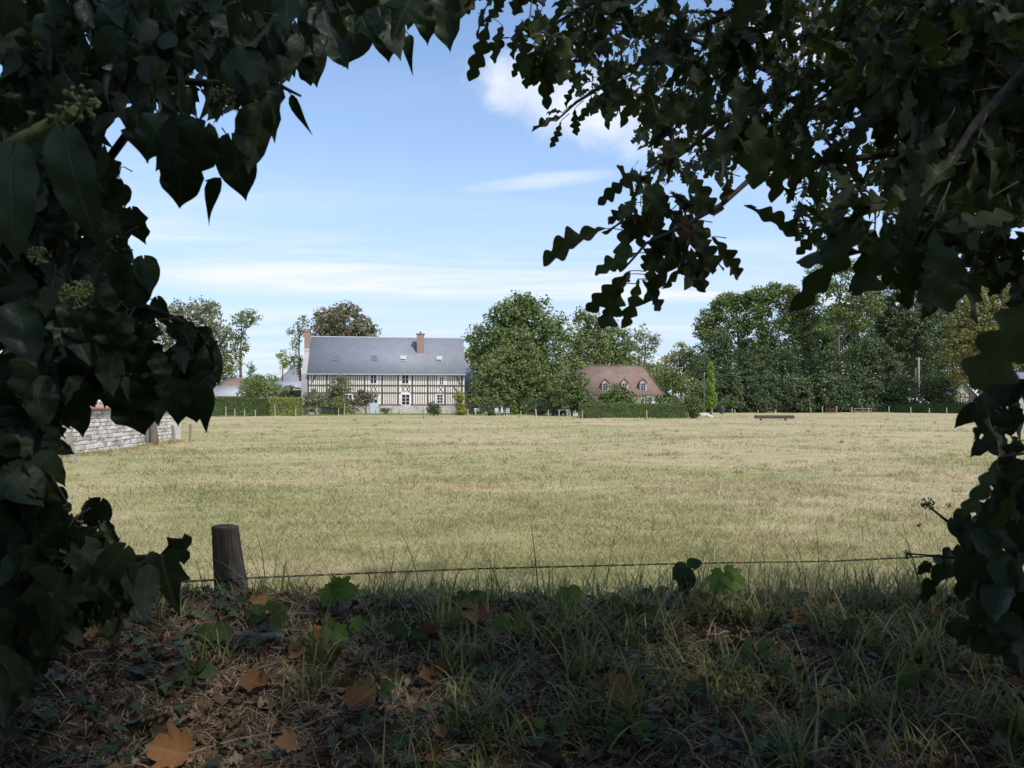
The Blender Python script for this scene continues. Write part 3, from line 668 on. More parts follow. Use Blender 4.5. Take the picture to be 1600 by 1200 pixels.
tree('garden_tree', 'dark olive tree covering the left end of the cottage roof', 88.6, [(892, 592, 24, 32), (908, 612, 20, 24), (885, 622, 26, 22), (915, 630, 20, 14), (900, 572, 12, 14)], 'oak', trunk=893, leaf=.26, pr=.5)
tree('fig_bush', 'broad dense green bush hiding the middle of the cottage front', 86.5, [(965, 615, 17, 15), (950, 620, 13, 12), (982, 622, 14, 13), (965, 630, 26, 10)], 'hedge', leaf=.26, pr=.4, dens=1.3, cat='shrub')
tree('round_bush', 'round clipped bush ending the hedge by the cottage', 80.5, [(1081, 637, 18, 17), (1076, 630, 13, 11), (1088, 640, 13, 13)], 'hedge', leaf=.15, pr=.28, dens=1.6, cat='shrub')
tree('dark_bush', 'dark purple-grey bush behind the round clipped bush', 88, [(1058, 628, 10, 8), (1050, 633, 10, 6)], 'brown', leaf=.17, pr=.3, cat='shrub')
tree('columnar_conifer', 'narrow bright green columnar tree beside the thin pole', 96, [(1110, 577, 4.2, 14, 0), (1110, 598, 7, 18, 0), (1110.5, 618, 8.5, 18, 0), (1111, 630, 9, 9, 0)], 'bright', leaf=.15, pr=.22, dens=2.2, cat='conifer', thick=1.0)
for px, d, lab, sz in ((745, 96.6, 'low dark shrub beside the clipped yellow conifer', 12), (905, 88.5, 'dark shrub under the left end of the cottage eaves', 16), (925, 87, 'green shrub against the left cottage wall', 15), (870, 90, 'dark undergrowth shrub at the foot of the middle trees', 22), (835, 92, 'tangled dark shrub below the willowy tree', 24), (768, 93, 'dark green shrub behind the white garden chairs', 22)):
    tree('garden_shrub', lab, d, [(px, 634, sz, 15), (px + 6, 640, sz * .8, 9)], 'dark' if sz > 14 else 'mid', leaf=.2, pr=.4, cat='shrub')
# -- trees along the right-hand edge of the meadow
tree('ivy_clad_oak', 'leftmost oak of the right-hand row, broad crown on an ivy-clad stem', 132, [(1115, 500, 28, 22), (1140, 480, 32, 22), (1165, 470, 26, 18), (1110, 525, 22, 14), (1150, 510, 30, 18), (1130, 470, 16, 10), (1165, 540, 13, 30), (1095, 515, 12, 14)], 'oak', trunk=1165, leaf=.36, pr=.8, dens=1.5)
tree('ivy_clad_oak', 'second oak of the right-hand row with a thick ivy column below its crown', 130, [(1195, 470, 28, 20), (1215, 455, 20, 14), (1185, 495, 22, 20), (1190, 530, 13, 34), (1190, 575, 16, 34), (1175, 460, 16, 10), (1187, 610, 20, 30)], 'oak', trunk=1190, leaf=.36, pr=.75, dens=1.6)
tree('ivy_clad_oak', 'third oak of the right-hand row, rounded crown beside the tallest tree', 128, [(1240, 475, 26, 22), (1258, 490, 22, 26), (1225, 500, 18, 20), (1250, 520, 20, 24), (1258, 550, 14, 30), (1255, 590, 18, 34), (1235, 455, 14, 10)], 'oak', trunk=1256, leaf=.36, pr=.75, dens=1.5)
tree('tall_oak', 'tallest open-crowned oak of the right-hand row with a bare pale trunk', 124, [(1300, 415, 30, 16), (1275, 430, 18, 14), (1330, 420, 26, 18), (1290, 450, 28, 20), (1335, 460, 34, 22), (1270, 470, 16, 16), (1310, 490, 36, 14), (1355, 480, 26, 20), (1290, 515, 22, 10), (1340, 510, 24, 12), (1365, 440, 20, 18)], 'oak', trunk=1310, leaf=.34, pr=.65, dens=1.0, bark=M_BARK, trunk_r=.42)
tree('dark_oak', 'dark dense tree right of the tallest oak in the right-hand row', 134, [(1390, 470, 34, 30), (1420, 455, 30, 28), (1375, 510, 30, 30), (1415, 510, 40, 34), (1445, 490, 26, 36), (1390, 550, 40, 36), (1440, 550, 36, 44), (1395, 435, 22, 16), (1450, 450, 22, 20)], 'dark', trunk=1412, leaf=.36, pr=.8, dens=1.3)
tree('dark_oak', 'second dark tree standing behind the two grey poles', 142, [(1460, 500, 34, 34), (1480, 470, 26, 24), (1450, 560, 36, 36), (1485, 540, 30, 40), (1460, 600, 40, 30), (1500, 440, 26, 20)], 'dark', trunk=1466, leaf=.38, pr=.85, dens=1.2)
tree('golden_tree', 'large golden-olive tree with drooping sprays near the right edge', 112, [(1520, 470, 34, 26), (1545, 490, 34, 34), (1500, 505, 26, 30), (1530, 530, 40, 34), (1495, 545, 24, 30), (1560, 540, 40, 40), (1505, 580, 26, 26), (1545, 450, 30, 18), (1580, 480, 30, 50)], 'gold', trunk=1542, leaf=.30, pr=.6, dens=1.15)
tree('far_tree', 'hazy green tree top behind the golden tree at the right edge', 160, [(1560, 425, 40, 20), (1590, 430, 30, 26), (1530, 440, 24, 16), (1600, 470, 40, 60)], 'grey', trunk=1575, leaf=.42, pr=.9)
# understorey below the row, one bush after another
us = [(1098, 595, 22, 40), (1122, 560, 24, 50), (1130, 610, 30, 30), (1160, 590, 26, 46), (1195, 608, 24, 34), (1225, 575, 26, 44), (1240, 612, 30, 28), (1275, 600, 26, 38), (1300, 612, 28, 28), (1335, 590, 28, 44), (1350, 615, 30, 24), (1380, 585, 30, 46), (1410, 612, 26, 26), (1290, 560, 22, 26), (1355, 550, 26, 26), (1470, 610, 30, 24)]
names = ['tall green bush right behind the columnar tree', 'dark rounded thicket left of the ivy-clad oaks', 'low thicket bush beside the small black bin', 'tall thicket bush under the leftmost oak', 'dark bush at the foot of the second oak', 'leafy bush between the second and third oaks', 'low bush below the third oak, behind the leaning stake', 'dark bush left of the bare pale trunk', 'low bush at the foot of the bare pale trunk', 'spreading bush right of the bare pale trunk', 'low dark bush above the red netting', 'tall dark bush left of the grey poles', 'low bush at the foot of the grey poles', 'high bush behind the bare pale trunk, left side', 'high bush behind the bare pale trunk, right side', 'dark low bush right of the grey poles']
for q, lab in zip(us, names):
    px, py, rx, ry = q
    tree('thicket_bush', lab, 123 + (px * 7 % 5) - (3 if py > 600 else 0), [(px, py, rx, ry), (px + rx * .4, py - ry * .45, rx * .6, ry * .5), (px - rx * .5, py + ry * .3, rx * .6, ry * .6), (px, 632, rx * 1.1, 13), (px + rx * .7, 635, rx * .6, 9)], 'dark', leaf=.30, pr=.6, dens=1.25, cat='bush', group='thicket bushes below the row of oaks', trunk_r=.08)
# background belts far behind, so the skyline closes between the near trees
belt = [(20, 600, 60, 40, 190), (120, 590, 60, 50, 185), (210, 595, 50, 45, 180), (365, 612, 40, 16, 170), (420, 600, 40, 14, 200), (700, 600, 40, 40, 150), (745, 560, 22, 40, 140), (990, 600, 60, 40, 165), (1140, 580, 70, 60, 170), (1245, 560, 70, 75, 172), (1350, 550, 90, 85, 168), (1460, 550, 90, 85, 175), (1620, 560, 90, 90, 170), (560, 600, 60, 30, 170)]
bl = ['far left round tree behind the ivy and the wall', 'far tree behind the stone wall seen through the ivy', 'far tree behind the stone wall end', 'far low tree behind the barn', 'far low tree left of the neighbour house', 'far tree behind the right end of the long house', 'grey-green tree between the long house and the middle group', 'far tree filling behind the cottage', 'far tree behind the columnar tree', 'far tree behind the second oak', 'far tree behind the tallest oak', 'far tree behind the grey poles', 'far tree at the right edge', 'far tree behind the long house']
for q, lab in zip(belt, bl):
    px, py, rx, ry, d = q
    tree('far_tree', lab, d, [(px, py, rx, ry), (px - rx * .5, py - ry * .3, rx * .5, ry * .6), (px + rx * .5, py - ry * .2, rx * .5, ry * .6)], 'mid' if px < 1000 else 'dark', leaf=.5, pr=1.1, dens=1.0, group='far trees behind the meadow')

# -- hedges: clipped blocks, leaf faces over a rounded box
def hedge(name, label, pts, w, h, mat, leaf=.14, per=170, cat='hedge', wob=.08):
    """pts: world (x, y) along the hedge"""
    t = thing(name, label, cat, (pts[0][0], pts[0][1], 0))
    Cs = []; Ns = []; core = MB()
    for (a, c) in zip(pts[:-1], pts[1:]):
        a, c = np.array(a, float), np.array(c, float); L = np.linalg.norm(c - a); e = (c - a) / L; nn = np.array([-e[1], e[0]])
        n = int(L * (2 * h + w) * per); u = rng.uniform(0, L, n); s = rng.uniform(-1, 1, n) * (h * 2 + w) / 2
        side = np.clip(np.abs(s) - w / 2, 0, None); off = np.where(side > 0, np.sign(s) * w / 2, s); z = h - side
        rnd = np.clip(1 - (h - z) / .25, 0, 1) * np.clip(np.abs(off) / (w / 2), 0, 1) ** 4 * .12
        bul = vnoise(u + pts[0][0], z * 1.5 + off, 1.4, 3) * wob + rng.uniform(-.10, .05, n)
        N3 = np.stack([nn[0] * np.sign(off) * (side > 0), nn[1] * np.sign(off) * (side > 0), (side == 0) * 1.0], -1)
        g = a + e * u[:, None] + nn * off[:, None]
        Cs.append(np.stack([g[:, 0], g[:, 1], z - rnd], -1) + N3 * bul[:, None]); Ns.append(N3)
        M = Matrix(((e[0], nn[0], 0, a[0] - pts[0][0]), (e[1], nn[1], 0, a[1] - pts[0][1]), (0, 0, 1, 0), (0, 0, 0, 1)))
        core.box(0.1, L - .1, -w / 2 + .16, w / 2 - .16, 0, h - .18, M)
    C = np.concatenate(Cs) - np.array([pts[0][0], pts[0][1], 0]); V, F = cards(C, np.concatenate(Ns) + np.array([0, 0, .2]), leaf, jit=.7)
    link('foliage', np_mesh('foliage', V, F, FOL[mat]), t)
    core.build('inner_stems', FOL['dark'], t)
    return t
X = lambda px, d: (px - CX0) / FPX * d
hedge('clipped_hedge', 'clipped green hedge left of the house behind the fence posts', [(X(300, 95), 95), (X(424, 94.5), 94.5)], 1.4, 2.25, 'hedge')
hedge('clipped_hedge', 'yellow-green clipped hedge joining the left hedge to the house shrubs', [(X(424.5, 94.3), 94.3), (X(470, 94), 94)], 1.6, 2.2, 'lime', wob=.14)
hedge('clipped_hedge', 'long dark clipped hedge in front of the tiled cottage', [(X(905, 82), 82), (X(1072, 80.5), 80.5)], 1.5, 1.5, 'hedge', leaf=.13)
hedge('clipped_hedge', 'low clipped hedge below the grey poles at the far right', [(X(1372, 121), 121), (X(1512, 116), 116)], 1.5, 1.45, 'hedge', leaf=.18)

# ================================================================== fences, poles, wall and garden furniture
def stake(name, label, px, py_base, py_top, d, w=.09, lean=0.0, mat=None, group=None, z0=None):
    zb = EYE + (HY - py_base) / FPX * d if z0 is None else z0; h = (py_base - py_top) / FPX * d
    t = thing(name, label, 'post', (X(px, d), d, zb), rng.uniform(0, 1.5), group); t.rotation_euler[1] = lean
    m = MB(); m.tube([(0, 0, -.25), (0, 0, h * .5), (0, 0, h - .03), (0, 0, h)], [w * .5, w * .49, w * .46, w * .3], 7); m.build('shaft', mat or M_PALEWOOD, t)
    return t
# the line of thin stakes between meadow and gardens, left to right
line = [(353, 646, 636, 'below the dark barn'), (367, 646, 639, 'second along the left hedge'), (382, 646, 640, 'third along the left hedge'), (399, 646, 640, 'at the middle of the left hedge'), (430, 647, 631, 'tall, where the left hedge turns yellow'), (462, 646, 639, 'below the yellow hedge'),
        (529, 647, 638, 'left of the tall pale stake below the climber'), (538, 647, 630, 'tall and pale below the climber'), (587, 649, 640, 'dark, before the blue door'), (662, 654, 640, 'dark, left of the round dark shrub'), (731, 653, 639, 'right of the clipped conifer'),
        (814, 652, 642, 'below the willowy tree, leftmost'), (838, 653, 639, 'thick and leaning, below the middle trees'), (857, 652, 640, 'below the middle trees, right of the leaning one'), (873.5, 652, 640, 'before the white garden table'), (898.5, 652, 641, 'left end of the cottage hedge'), (910, 652, 641, 'beside the first stake of the cottage hedge'), (1010.5, 655, 641, 'before the middle of the cottage hedge')]
for k, (px, pb, pt, lab) in enumerate(line):
    d = EYE * FPX / (pb - HY + 1.0); d = min(d, 92)
    dark = 'dark' in lab and 'barn' not in lab
    stake('fence_stake', 'fence stake ' + lab, px, pb + 1, pt, d, .17 if 'thick' in lab else .11, R(-5) if 'leaning,' in lab else rng.normal(0, .02), M_GREYWOOD if dark else M_PALEWOOD, 'stakes of the garden fence')
rl = [(1112.5, 641, 632, 0, 'at the foot of the columnar tree'), (1144, 642, 634, 0, 'right of the black bin'), (1148, 642, 635, 0, 'close beside the stake right of the bin'), (1184.5, 642, 636, 0, 'before the thicket, left of the log trough'), (1211, 642, 634, .62, 'leaning right over the far bank'), (1267, 641, 631, -.42, 'leaning left above the log trough'), (1285, 643, 631, 0, 'left of the red netting'), (1307, 643, 631, 0, 'right of the red netting'), (1331, 643, 632, 0, 'second right of the red netting'), (1357, 646, 636, 0, 'at the left end of the far low hedge'), (1389, 648, 636, 0, 'first before the far low hedge'), (1423, 648, 637, 0, 'below the grey poles'), (1452, 648, 639, 0, 'third before the far low hedge'), (1479, 648, 638, 0, 'last before the far low hedge, near the shed')]
for px, pb, pt, lean, lab in rl:
    stake('fence_stake', 'fence stake ' + lab, px, pb, pt, 108, .15, lean, M_PALEWOOD, 'stakes of the far right fence', z0=.0)
# rail of the far fence
wl = thing('rail_fence', 'short rail fence before the thicket right of the red netting', 'fence', (X(1335, 109), 109, 0))
for x in (0, 1.2, 2.4): MB().tube([(x, 0, -.2), (x, 0, .85)], .05, 6).build('post', M_GREYWOOD, wl)
for z in (.4, .75): MB().box(-.1, 2.5, -.08, -.052, z - .05, z + .05).build('rail', M_GREYWOOD, wl)

def pole(label, px, d, top, w):
    t = thing('utility_pole', label, 'pole', (X(px, d), d, field_z(X(px, d), d).item())); h = EYE + (HY - top) / FPX * d
    MB().tube([(0, 0, -.4), (0, 0, h * .5), (0, 0, h)], [w * .55, w * .5, w * .42], 10).build('shaft', M_PALEWOOD, t, True); return t, h
p1, h1 = pole('thin grey pole beside the columnar tree', 1100.5, 97, 581, .16)
p2, h2 = pole('shorter of the two grey poles before the dark trees', 1430.5, 124, 576, .24)
p3, h3 = pole('taller of the two grey poles before the dark trees', 1435.5, 123.5, 560, .26)
m = MB().box(-.5, .5, -.05, .05, h3 - .35, h3 - .23).build('crossarm', M_GREYWOOD, p3)
for k, x in enumerate((-.4, .4)): MB().tube([(x, 0, h3 - .228), (x, 0, h3 - .08)], [.05, .03], 8).build('insulator', M_WHITE, p3)
M_CABLE = plain('dark_cable', (0.05, 0.05, 0.055), .2, 3, .6, .3, 0)
for k, (za, zb) in enumerate(((h1 - .1, h2 - .25), (h1 - .35, h3 - .3))):
    a = Vector((X(1100.5, 97), 97, za)); b_ = Vector((X((1430.5, 1435.5)[k], 123.8), 123.8, zb))
    pts = [a.lerp(b_, i / 24) - Vector((0, 0, 1.1 * (1 - (2 * i / 24 - 1) ** 2))) for i in range(25)]
    tag(MB().tube(pts, .014, 4).build('overhead_cable', M_CABLE), ('upper' if k else 'lower') + ' thin cable strung from the thin pole to the grey poles', 'cable')
# black bin, red netting, boulder
bn = thing('garden_bin', 'small black bin between the thin stakes at the thicket edge', 'bin', (X(1128, 106), 106, 0))
MB().tube([(0, 0, 0), (0, 0, .75)], [.3, .38], 12).build('body', M_BARNWOOD, bn); MB().tube([(0, 0, .752), (0, 0, .84), (0, 0, .88)], [.42, .40, .2], 12).build('lid', M_BARNWOOD, bn)
M_RED = plain('red_netting', (0.20, 0.085, 0.065), .25, 5, .8, .2, 0)
for px, lab in ((1293, 'red safety netting bundle below the thicket, left one'), (1302, 'red safety netting bundle below the thicket, right one')):
    o = thing('safety_netting', lab, 'netting', (X(px, 111), 111, .05))
    v = MB()
    for k in range(7): v.tube([(-.35 + k * .11, math.sin(k * 2) * .06, 0), (-.34 + k * .11, math.sin(k * 2) * .05, .7 + .35 * math.sin(k * 1.7 + px))], .02, 5)
    for z in (.12, .3, .48, .66): v.tube([(-.37 + k * .125, math.sin(k * 2) * .06, z + .03 * math.sin(k * 3)) for k in range(7)], .018, 5)
    v.build('mesh_strands', M_RED, o)
M_CHALK = plain('pale_stone', (0.52, 0.49, 0.43), .2, 2.5, .9, .2, .5)
def boulder(name, label, loc, sx, sy, sz, seed=0, mat=None, cat='stone'):
    bm = bmesh.new(); bmesh.ops.create_icosphere(bm, subdivisions=2, radius=1)
    for v in bm.verts:
        q = 1 + .16 * math.sin(v.co.x * 4 + seed) + .13 * math.sin(v.co.y * 5 + seed * 2) * math.cos(v.co.z * 4)
        v.co = Vector((v.co.x * sx * q, v.co.y * sy * q, max(-.2, v.co.z) * sz * q))
    me = bpy.data.meshes.new(name); bm.to_mesh(me); bm.free(); me.materials.append(mat or M_CHALK)
    o = link(name, me); o.location = loc; return tag(o, label, cat)
boulder('boulder', 'flat pale boulder in the grass right of the round bush', (X(1106, 84), 84, .05), .75, .5, .28, 1)
boulder('boulder', 'smaller pale boulder behind the flat one by the round bush', (X(1100, 87), 87, .1), .6, .4, .42, 4)
# the old log trough
tr = thing('log_trough', 'long dark log trough on short legs standing out in the meadow', 'trough', (X(1210, 69), 69, .0))
MB().tube([(-1.82, 0, .31), (-1.75, 0, .31), (0, 0, .30), (1.75, 0, .32), (1.82, 0, .32)], [.08, .135, .14, .135, .08], 8).build('log', M_TIMBER, tr)
for x in (-1.2, 1.0):
    for s in (-.16, .16): MB().bar((x, s * 1.4, -.05), (x, s * .4, .26), .08, .08, Vector((1, 0, 0))).build('leg', M_TIMBER, tr)
MB().box(-1.7, 1.7, -.16, .16, .432, .47).build('top_board', M_GREYWOOD, tr)
# garden furniture
def garden_chair(label, px, d, rz):
    t = thing('garden_chair', label, 'chair', (X(px, d), d, .16 if d > 95 else .02), rz, 'white garden furniture')
    MB().box(-.24, .24, -.22, .22, .41, .45).build('seat', M_WHITE, t)
    for x in (-.2, .2):
        for y in (-.19, .19): MB().tube([(x, y, 0), (x, y, .408)], .022, 6).build('leg', M_WHITE, t)
        MB().box(x - .02, x + .02, .17, .21, .452, .95).build('back_post', M_WHITE, t)
        MB().box(x - .025, x + .025, -.22, .165, .62, .65).build('armrest', M_WHITE, t)
    for k in range(4): MB().box(-.177, .177, .18, .20, .52 + k * .11, .58 + k * .11).build('back_slat', M_WHITE, t)
garden_chair('white garden chair under the middle trees, left of the folded parasol', 777, 90, .5)
garden_chair('white garden chair under the middle trees, right of the folded parasol', 792, 90, -.7)
garden_chair('white garden chair beside the white table before the cottage trees', 888, 88, .3)
tb = thing('garden_table', 'white garden table under the middle trees near the cottage', 'table', (X(880, 88), 88, .02))
MB().box(-.6, .6, -.4, .4, .70, .74).build('tabletop', M_WHITE, tb)
for x in (-.5, .5):
    for y in (-.3, .3): MB().tube([(x, y, 0), (x, y, .698)], .03, 6).build('leg', M_WHITE, tb)
ps = thing('folded_parasol', 'folded pale grey parasol among the white garden chairs', 'parasol', (X(784, 89), 89, .0))
MB().tube([(0, 0, 0), (0, 0, 1.2)], .03, 6).build('pole', M_GREYWOOD, ps); MB().tube([(0, 0, .35), (0, 0, .5), (0, 0, .9), (0, 0, 1.18)], [.16, .2, .12, .03], 9).build('canopy', M_LEAD, ps)
for k, (px, d, lab) in enumerate(((603, 97.6, 'low green-grey bench against the house plinth'), (752, 93.5, 'white bench beside the clipped conifer'))):
    bt = thing('garden_bench', lab, 'bench', (X(px, d), d, .12), R(8)); mm = M_GREYWOOD if k == 0 else M_WHITE
    for j in range(3): MB().box(-.85, .85, -.2 + j * .14, -.09 + j * .14, .42, .455).build('seat_slat', mm, bt)
    for x in (-.7, .7): MB().box(x - .03, x + .03, -.19, .2, 0, .418).build('leg', mm, bt)
    for z in (.58, .74): MB().box(-.85, .85, .235, .26, z - .05, z + .05).build('back_slat', mm, bt)
    for x in (-.7, .7): MB().box(x - .03, x + .03, .205, .233, .3, .82).build('back_post', mm, bt)

# ---- the stone wall on the left
M_STONE = [mcol('wall_stone_%d' % k, [(0.3, tuple(c * .72 for c in q)), (0.6, q), (0.85, tuple(min(1, c * 1.15) for c in q))], 5.0, bump=.7) for k, q in enumerate([(0.64, 0.60, 0.54), (0.52, 0.49, 0.44), (0.70, 0.66, 0.60), (0.42, 0.39, 0.36)])]
M_MORTAR = plain('wall_mortar', (0.56, 0.52, 0.46), .15, 5, .95, .1, .5)
M_COPING = mcol('pinkish_coping_tile', [(0.3, (0.34, 0.18, 0.15)), (0.6, (0.46, 0.27, 0.23)), (0.85, (0.54, 0.40, 0.35))], 3.0, bump=.5)
wa = Vector((X(-60, 17.6), 17.6, 0)); wb = Vector((X(270, 31.5), 31.5, 0)); wd = (wb - wa); WL = wd.length
wall = thing('stone_wall', 'whitish rubble stone wall with pink tile coping along the left of the meadow', 'wall', wa, math.atan2(wd.y, wd.x))
# local x runs away along the wall, the meadow side is -y
WH = 1.36
MB().box(0, WL, 0.03, .42, -.3, WH).build('core', M_MORTAR, wall)
proto = []
for k in range(10):
    v = []; sx, sz = 0.5, 0.5; q = [random.uniform(.03, .12) for _ in range(8)]
    ring = [(-sx + q[0], -sz), (sx - q[1], -sz), (sx, -sz + q[2]), (sx, sz - q[3]), (sx - q[4], sz), (-sx + q[5], sz), (-sx, sz - q[6]), (-sx, -sz + q[7])]
    back = [(x, .05, z) for x, z in ring]; fr = [(x * .97, -.5, z * .97) for x, z in ring]; cap = [(x * .72, -.5 - random.uniform(.3, .9), z * .72) for x, z in ring]
    vs = back + fr + cap; n = 8
    me = bpy.data.meshes.new('stone'); me.from_pydata(vs, [], [(i, (i + 1) % n, (i + 1) % n + n, i + n) for i in range(n)] + [(i + n, (i + 1) % n + n, (i + 1) % n + 2 * n, i + 2 * n) for i in range(n)] + [tuple(range(2 * n, 3 * n))])
    me.materials.append(M_STONE[k % 4]); me.update(); proto.append(me)
z = 0.0; lay = []
while z < WH - .05:
    h = min(random.uniform(.12, .18), WH - z); x = 0.0
    while x < WL - .05:
        w = min(random.uniform(.15, .36), WL - x)
        if random.random() > .02: lay.append((x + w / 2, z + h / 2, w - .013, h - .012, random.uniform(.02, .05), random.choice(proto)))
        x += w
    z += h
def seen(q):
    p = wa + wd * (q[0] / WL); px = CX0 + p.x / p.y * FPX; return (0 if px > 50 else 1, -q[2] * q[3] / p.y ** 2)
lay.sort(key=seen); VV = []; FF = []
for k, (x, z, w, h, dp, me) in enumerate(lay):
    if k < 295:
        o = link('stone', me, wall); o.location = (x, .03, z); o.scale = (w, dp, h)
    else:
        n0 = len(VV); VV += [(v.co.x * w + x, v.co.y * dp + .03, v.co.z * h + z) for v in me.vertices]; FF += [tuple(i + n0 for i in f.vertices) for f in me.polygons]
me = bpy.data.meshes.new('stones'); me.from_pydata(VV, [], FF); me.materials.append(M_STONE[0]); me.update(); tag(link('stones', me, wall), kind='stuff')
MB().box(0, WL, -.10, .50, WH + .002, WH + .07).build('coping_bed', M_COPING, wall)
tl = MB().prism([(-.155, 0), (.155, 0), (.155, .03), (.12, .055), (-.12, .055), (-.155, .03)], -.14, .22).mesh('coping_tile', M_COPING)
k = 0.16
while k < WL:
    o = link('coping_tile', tl, wall); o.location = (k, 0, WH + .073); o.rotation_euler = (R(16), 0, random.uniform(-.02, .02)); k += .32
end = thing('brick_pier', 'short red brick pier capping the far end of the stone wall', 'pier', wb + Vector((-.25, .35, 0)), math.atan2(wd.y, wd.x))
box_uv('shaft', [(.05, .55, -.25, .3, -.2, WH + .1)], M_STONE[0], end); box_uv('brick_cap', [(0, .6, -.3, .35, WH + .102, WH + .48)], M_BRICK, end)
# things standing by the wall
tk = thing('tree_stump', 'mossy upright trunk standing against the stone wall', 'stump', (X(243, 28.5), 28.3, 0))
MB().tube([(0, 0, -.2), (.02, 0, .4), (-.02, 0, .9), (.03, 0, 1.45)], [.2, .15, .14, .10], 9).build('trunk', M_BARK, tk, True)
stake('fence_stake', 'short dark stake at the far end of the stone wall', 273, 693, 664, 30.0, .12, -.12, M_GREYWOOD, z0=0)
stake('fence_stake', 'thin grey stake in the grass beyond the wall end', 297, 690, 662, 31.5, .10, .02, M_GREYWOOD, z0=0)
bd = thing('leaning_board', 'weathered board leaning in the grass before the stone wall', 'board', (X(119, 19.6), 19.6, 0))
MB().bar((0, 0, -.05), (-.34, .25, .78), .13, .035, Vector((.3, -1, .2))).build('plank', M_GREYWOOD, bd)

# ================================================================== the near fence
fp = P(364, 930, 3.62); fp.z = bank_z(fp.x, fp.y).item()
post = thing('wooden_fence_post', 'old dark weathered wooden fence post on the bank, holding the wire', 'post', fp)
Mx = Matrix.Rotation(R(-6.0), 4, 'Y'); pm = MB()
prof = [(.062, -.026), (.050, -.052), (.018, -.066), (-.030, -.064), (-.058, -.042), (-.066, .0), (-.05, .05), (0, .068), (.052, .045)]
H = 1.0 - fp.z + .02; rings = [(-.35, 1.12), (0.05, 1.08), (H * .5, 1.0), (H - .006, .93), (H, .88)]
vs = [Mx @ Vector((x * s + .004 * math.sin(9 * z + x * 40), y * s, z + (-.009 * x / .07 if z > H * .9 else 0))) for z, s in rings for x, y in prof]; k = len(prof)
pm.add(vs, [(i * k + j, i * k + (j + 1) % k, (i + 1) * k + (j + 1) % k, (i + 1) * k + j) for i in range(len(rings) - 1) for j in range(k)] + [tuple(range(4 * k, 5 * k))])
m = Mat('old_post_wood'); v = m.coord('Object', (1, 1, .06)); n = m.noise(v, 42.0, 6.0, .7); n2 = m.noise(m.coord(), 7.0, 4.0, .6)
m.color(m.mix(m.math('MULTIPLY', m.range(n2, .4, .8), .5), m.ramp(n, [(.3, (.035, .028, .024)), (.55, (.115, .096, .082)), (.75, (.22, .19, .17))]), (.10, .095, .06))).set(.9, .15); m.bump(n, .9, .012)
pm.build('shaft', m.m, post)
M_WIRE = plain('rusty_wire', (0.055, 0.042, 0.035), .4, 60, .6, .4, 0)
wpts = [P(-160, 925, 3.66), P(285, 909, 3.56), P(392, 903, 3.54), P(560, 896, 3.62), P(750, 888.5, 3.68), P(1100, 880, 3.78), P(1300, 877, 3.84), P(1480, 868, 3.9), P(1800, 862, 4.0)]
fine = []
for a, b_ in zip(wpts[:-1], wpts[1:]):
    nseg = max(2, int((b_ - a).length / .011))
    fine += [a.lerp(b_, i / nseg) for i in range(nseg)]
wire = thing('fence_wire', 'twisted rusty wire stretched along the bank from the wooden post', 'wire', fine[0])
for s in (0, math.pi):
    st = MB(); st.tube([p - fine[0] + Vector((0, math.cos(i * .42 + s), math.sin(i * .42 + s))) * .0028 for i, p in enumerate(fine)], .0024, 4); st.build('strand', M_WIRE, wire)
q = P(384, 903, 3.545); sp = MB(); sp.tube([q - fp + Vector((0, .03, .018)), q - fp + Vector((0, -.006, .012)), q - fp + Vector((0, -.006, -.012)), q - fp + Vector((0, .03, -.018))], .003, 5); sp.build('staple', M_WIRE, post)

# ================================================================== leaf shapes
def oak_prof(n=28, lobes=4.2, off=0.0):
    """rounded lobes on both sides, not quite opposite, sweeping towards the tip"""
    out = []
    for i in range(n):
        t = i / (n - 1); env = .245 * max(0, math.sin(math.pi * min(1, (t * .96) ** 1.25))) ** .75 + .012
        def w(ph):
            q = .5 - .5 * math.cos(2 * math.pi * (t * lobes + ph)); return env * (.40 + .60 * q ** .5)
        out.append((t, w(off), w(off + .16)))
    out[-1] = (1.0, .02, .02); return out
def strip_leaf(prof, fold=.25, droop=.35, twist=0.0, wav=0.0, back=0.0, fwd=0.0):
    """unit-length leaf along +x from its stalk; prof: (t, half width) down the length; returns verts, faces, uv"""
    V = []; UV = []; F = []
    for i, row in enumerate(prof):
        t, w, w2 = row[0], row[1], row[-1]
        z = -droop * t * t; a = twist * t; t0 = t
        for s in (-1, 0, 1):
            y = s * (w if s < 0 else w2); t = t0 + (abs(s) * (fwd * abs(y) - back * max(0, 1 - t0 * 3.2)) if t0 < .99 else 0); zz = z + fold * abs(y) + wav * math.sin(t * 15 + s) * abs(y)
            V.append((t, y * math.cos(a), zz + y * math.sin(a))); UV.append((t, .5 + .5 * s))
    n = len(prof)
    for i in range(n - 1):
        for s in (0, 1):
            a = i * 3 + s; F += [(a, a + 1, a + 4), (a, a + 4, a + 3)]
    return np.array(V), np.array(F), np.array(UV)
def fan_leaf(outl, fold=.2, droop=.3):
    """lobed leaf: outline (x, y) of one half from stalk to tip, mirrored, fanned about the midrib"""
    half = list(outl); full = half + [(x, -y) for x, y in reversed(half[1:-1])]
    V = [(.22, 0, -.01)] + [(x, y, fold * abs(y) * .6 - droop * x * x + .03 * math.sin(7 * y)) for x, y in full]; n = len(full)
    UV = [(.22, .5)] + [(x, .5 + y * .5) for x, y in full]
    F = [(0, 1 + i, 1 + (i + 1) % n) for i in range(n)]
    return np.array(V), np.array(F), np.array(UV)
IVY_H = [(0, .03), (.02, .17), (.07, .30), (.15, .395), (.27, .44), (.40, .437), (.52, .405), (.63, .34), (.73, .25), (.81, .16), (.88, .085), (.94, .035), (1, 0)]
OAK = oak_prof(); OAK_B = oak_prof(28, 4.6, .3)
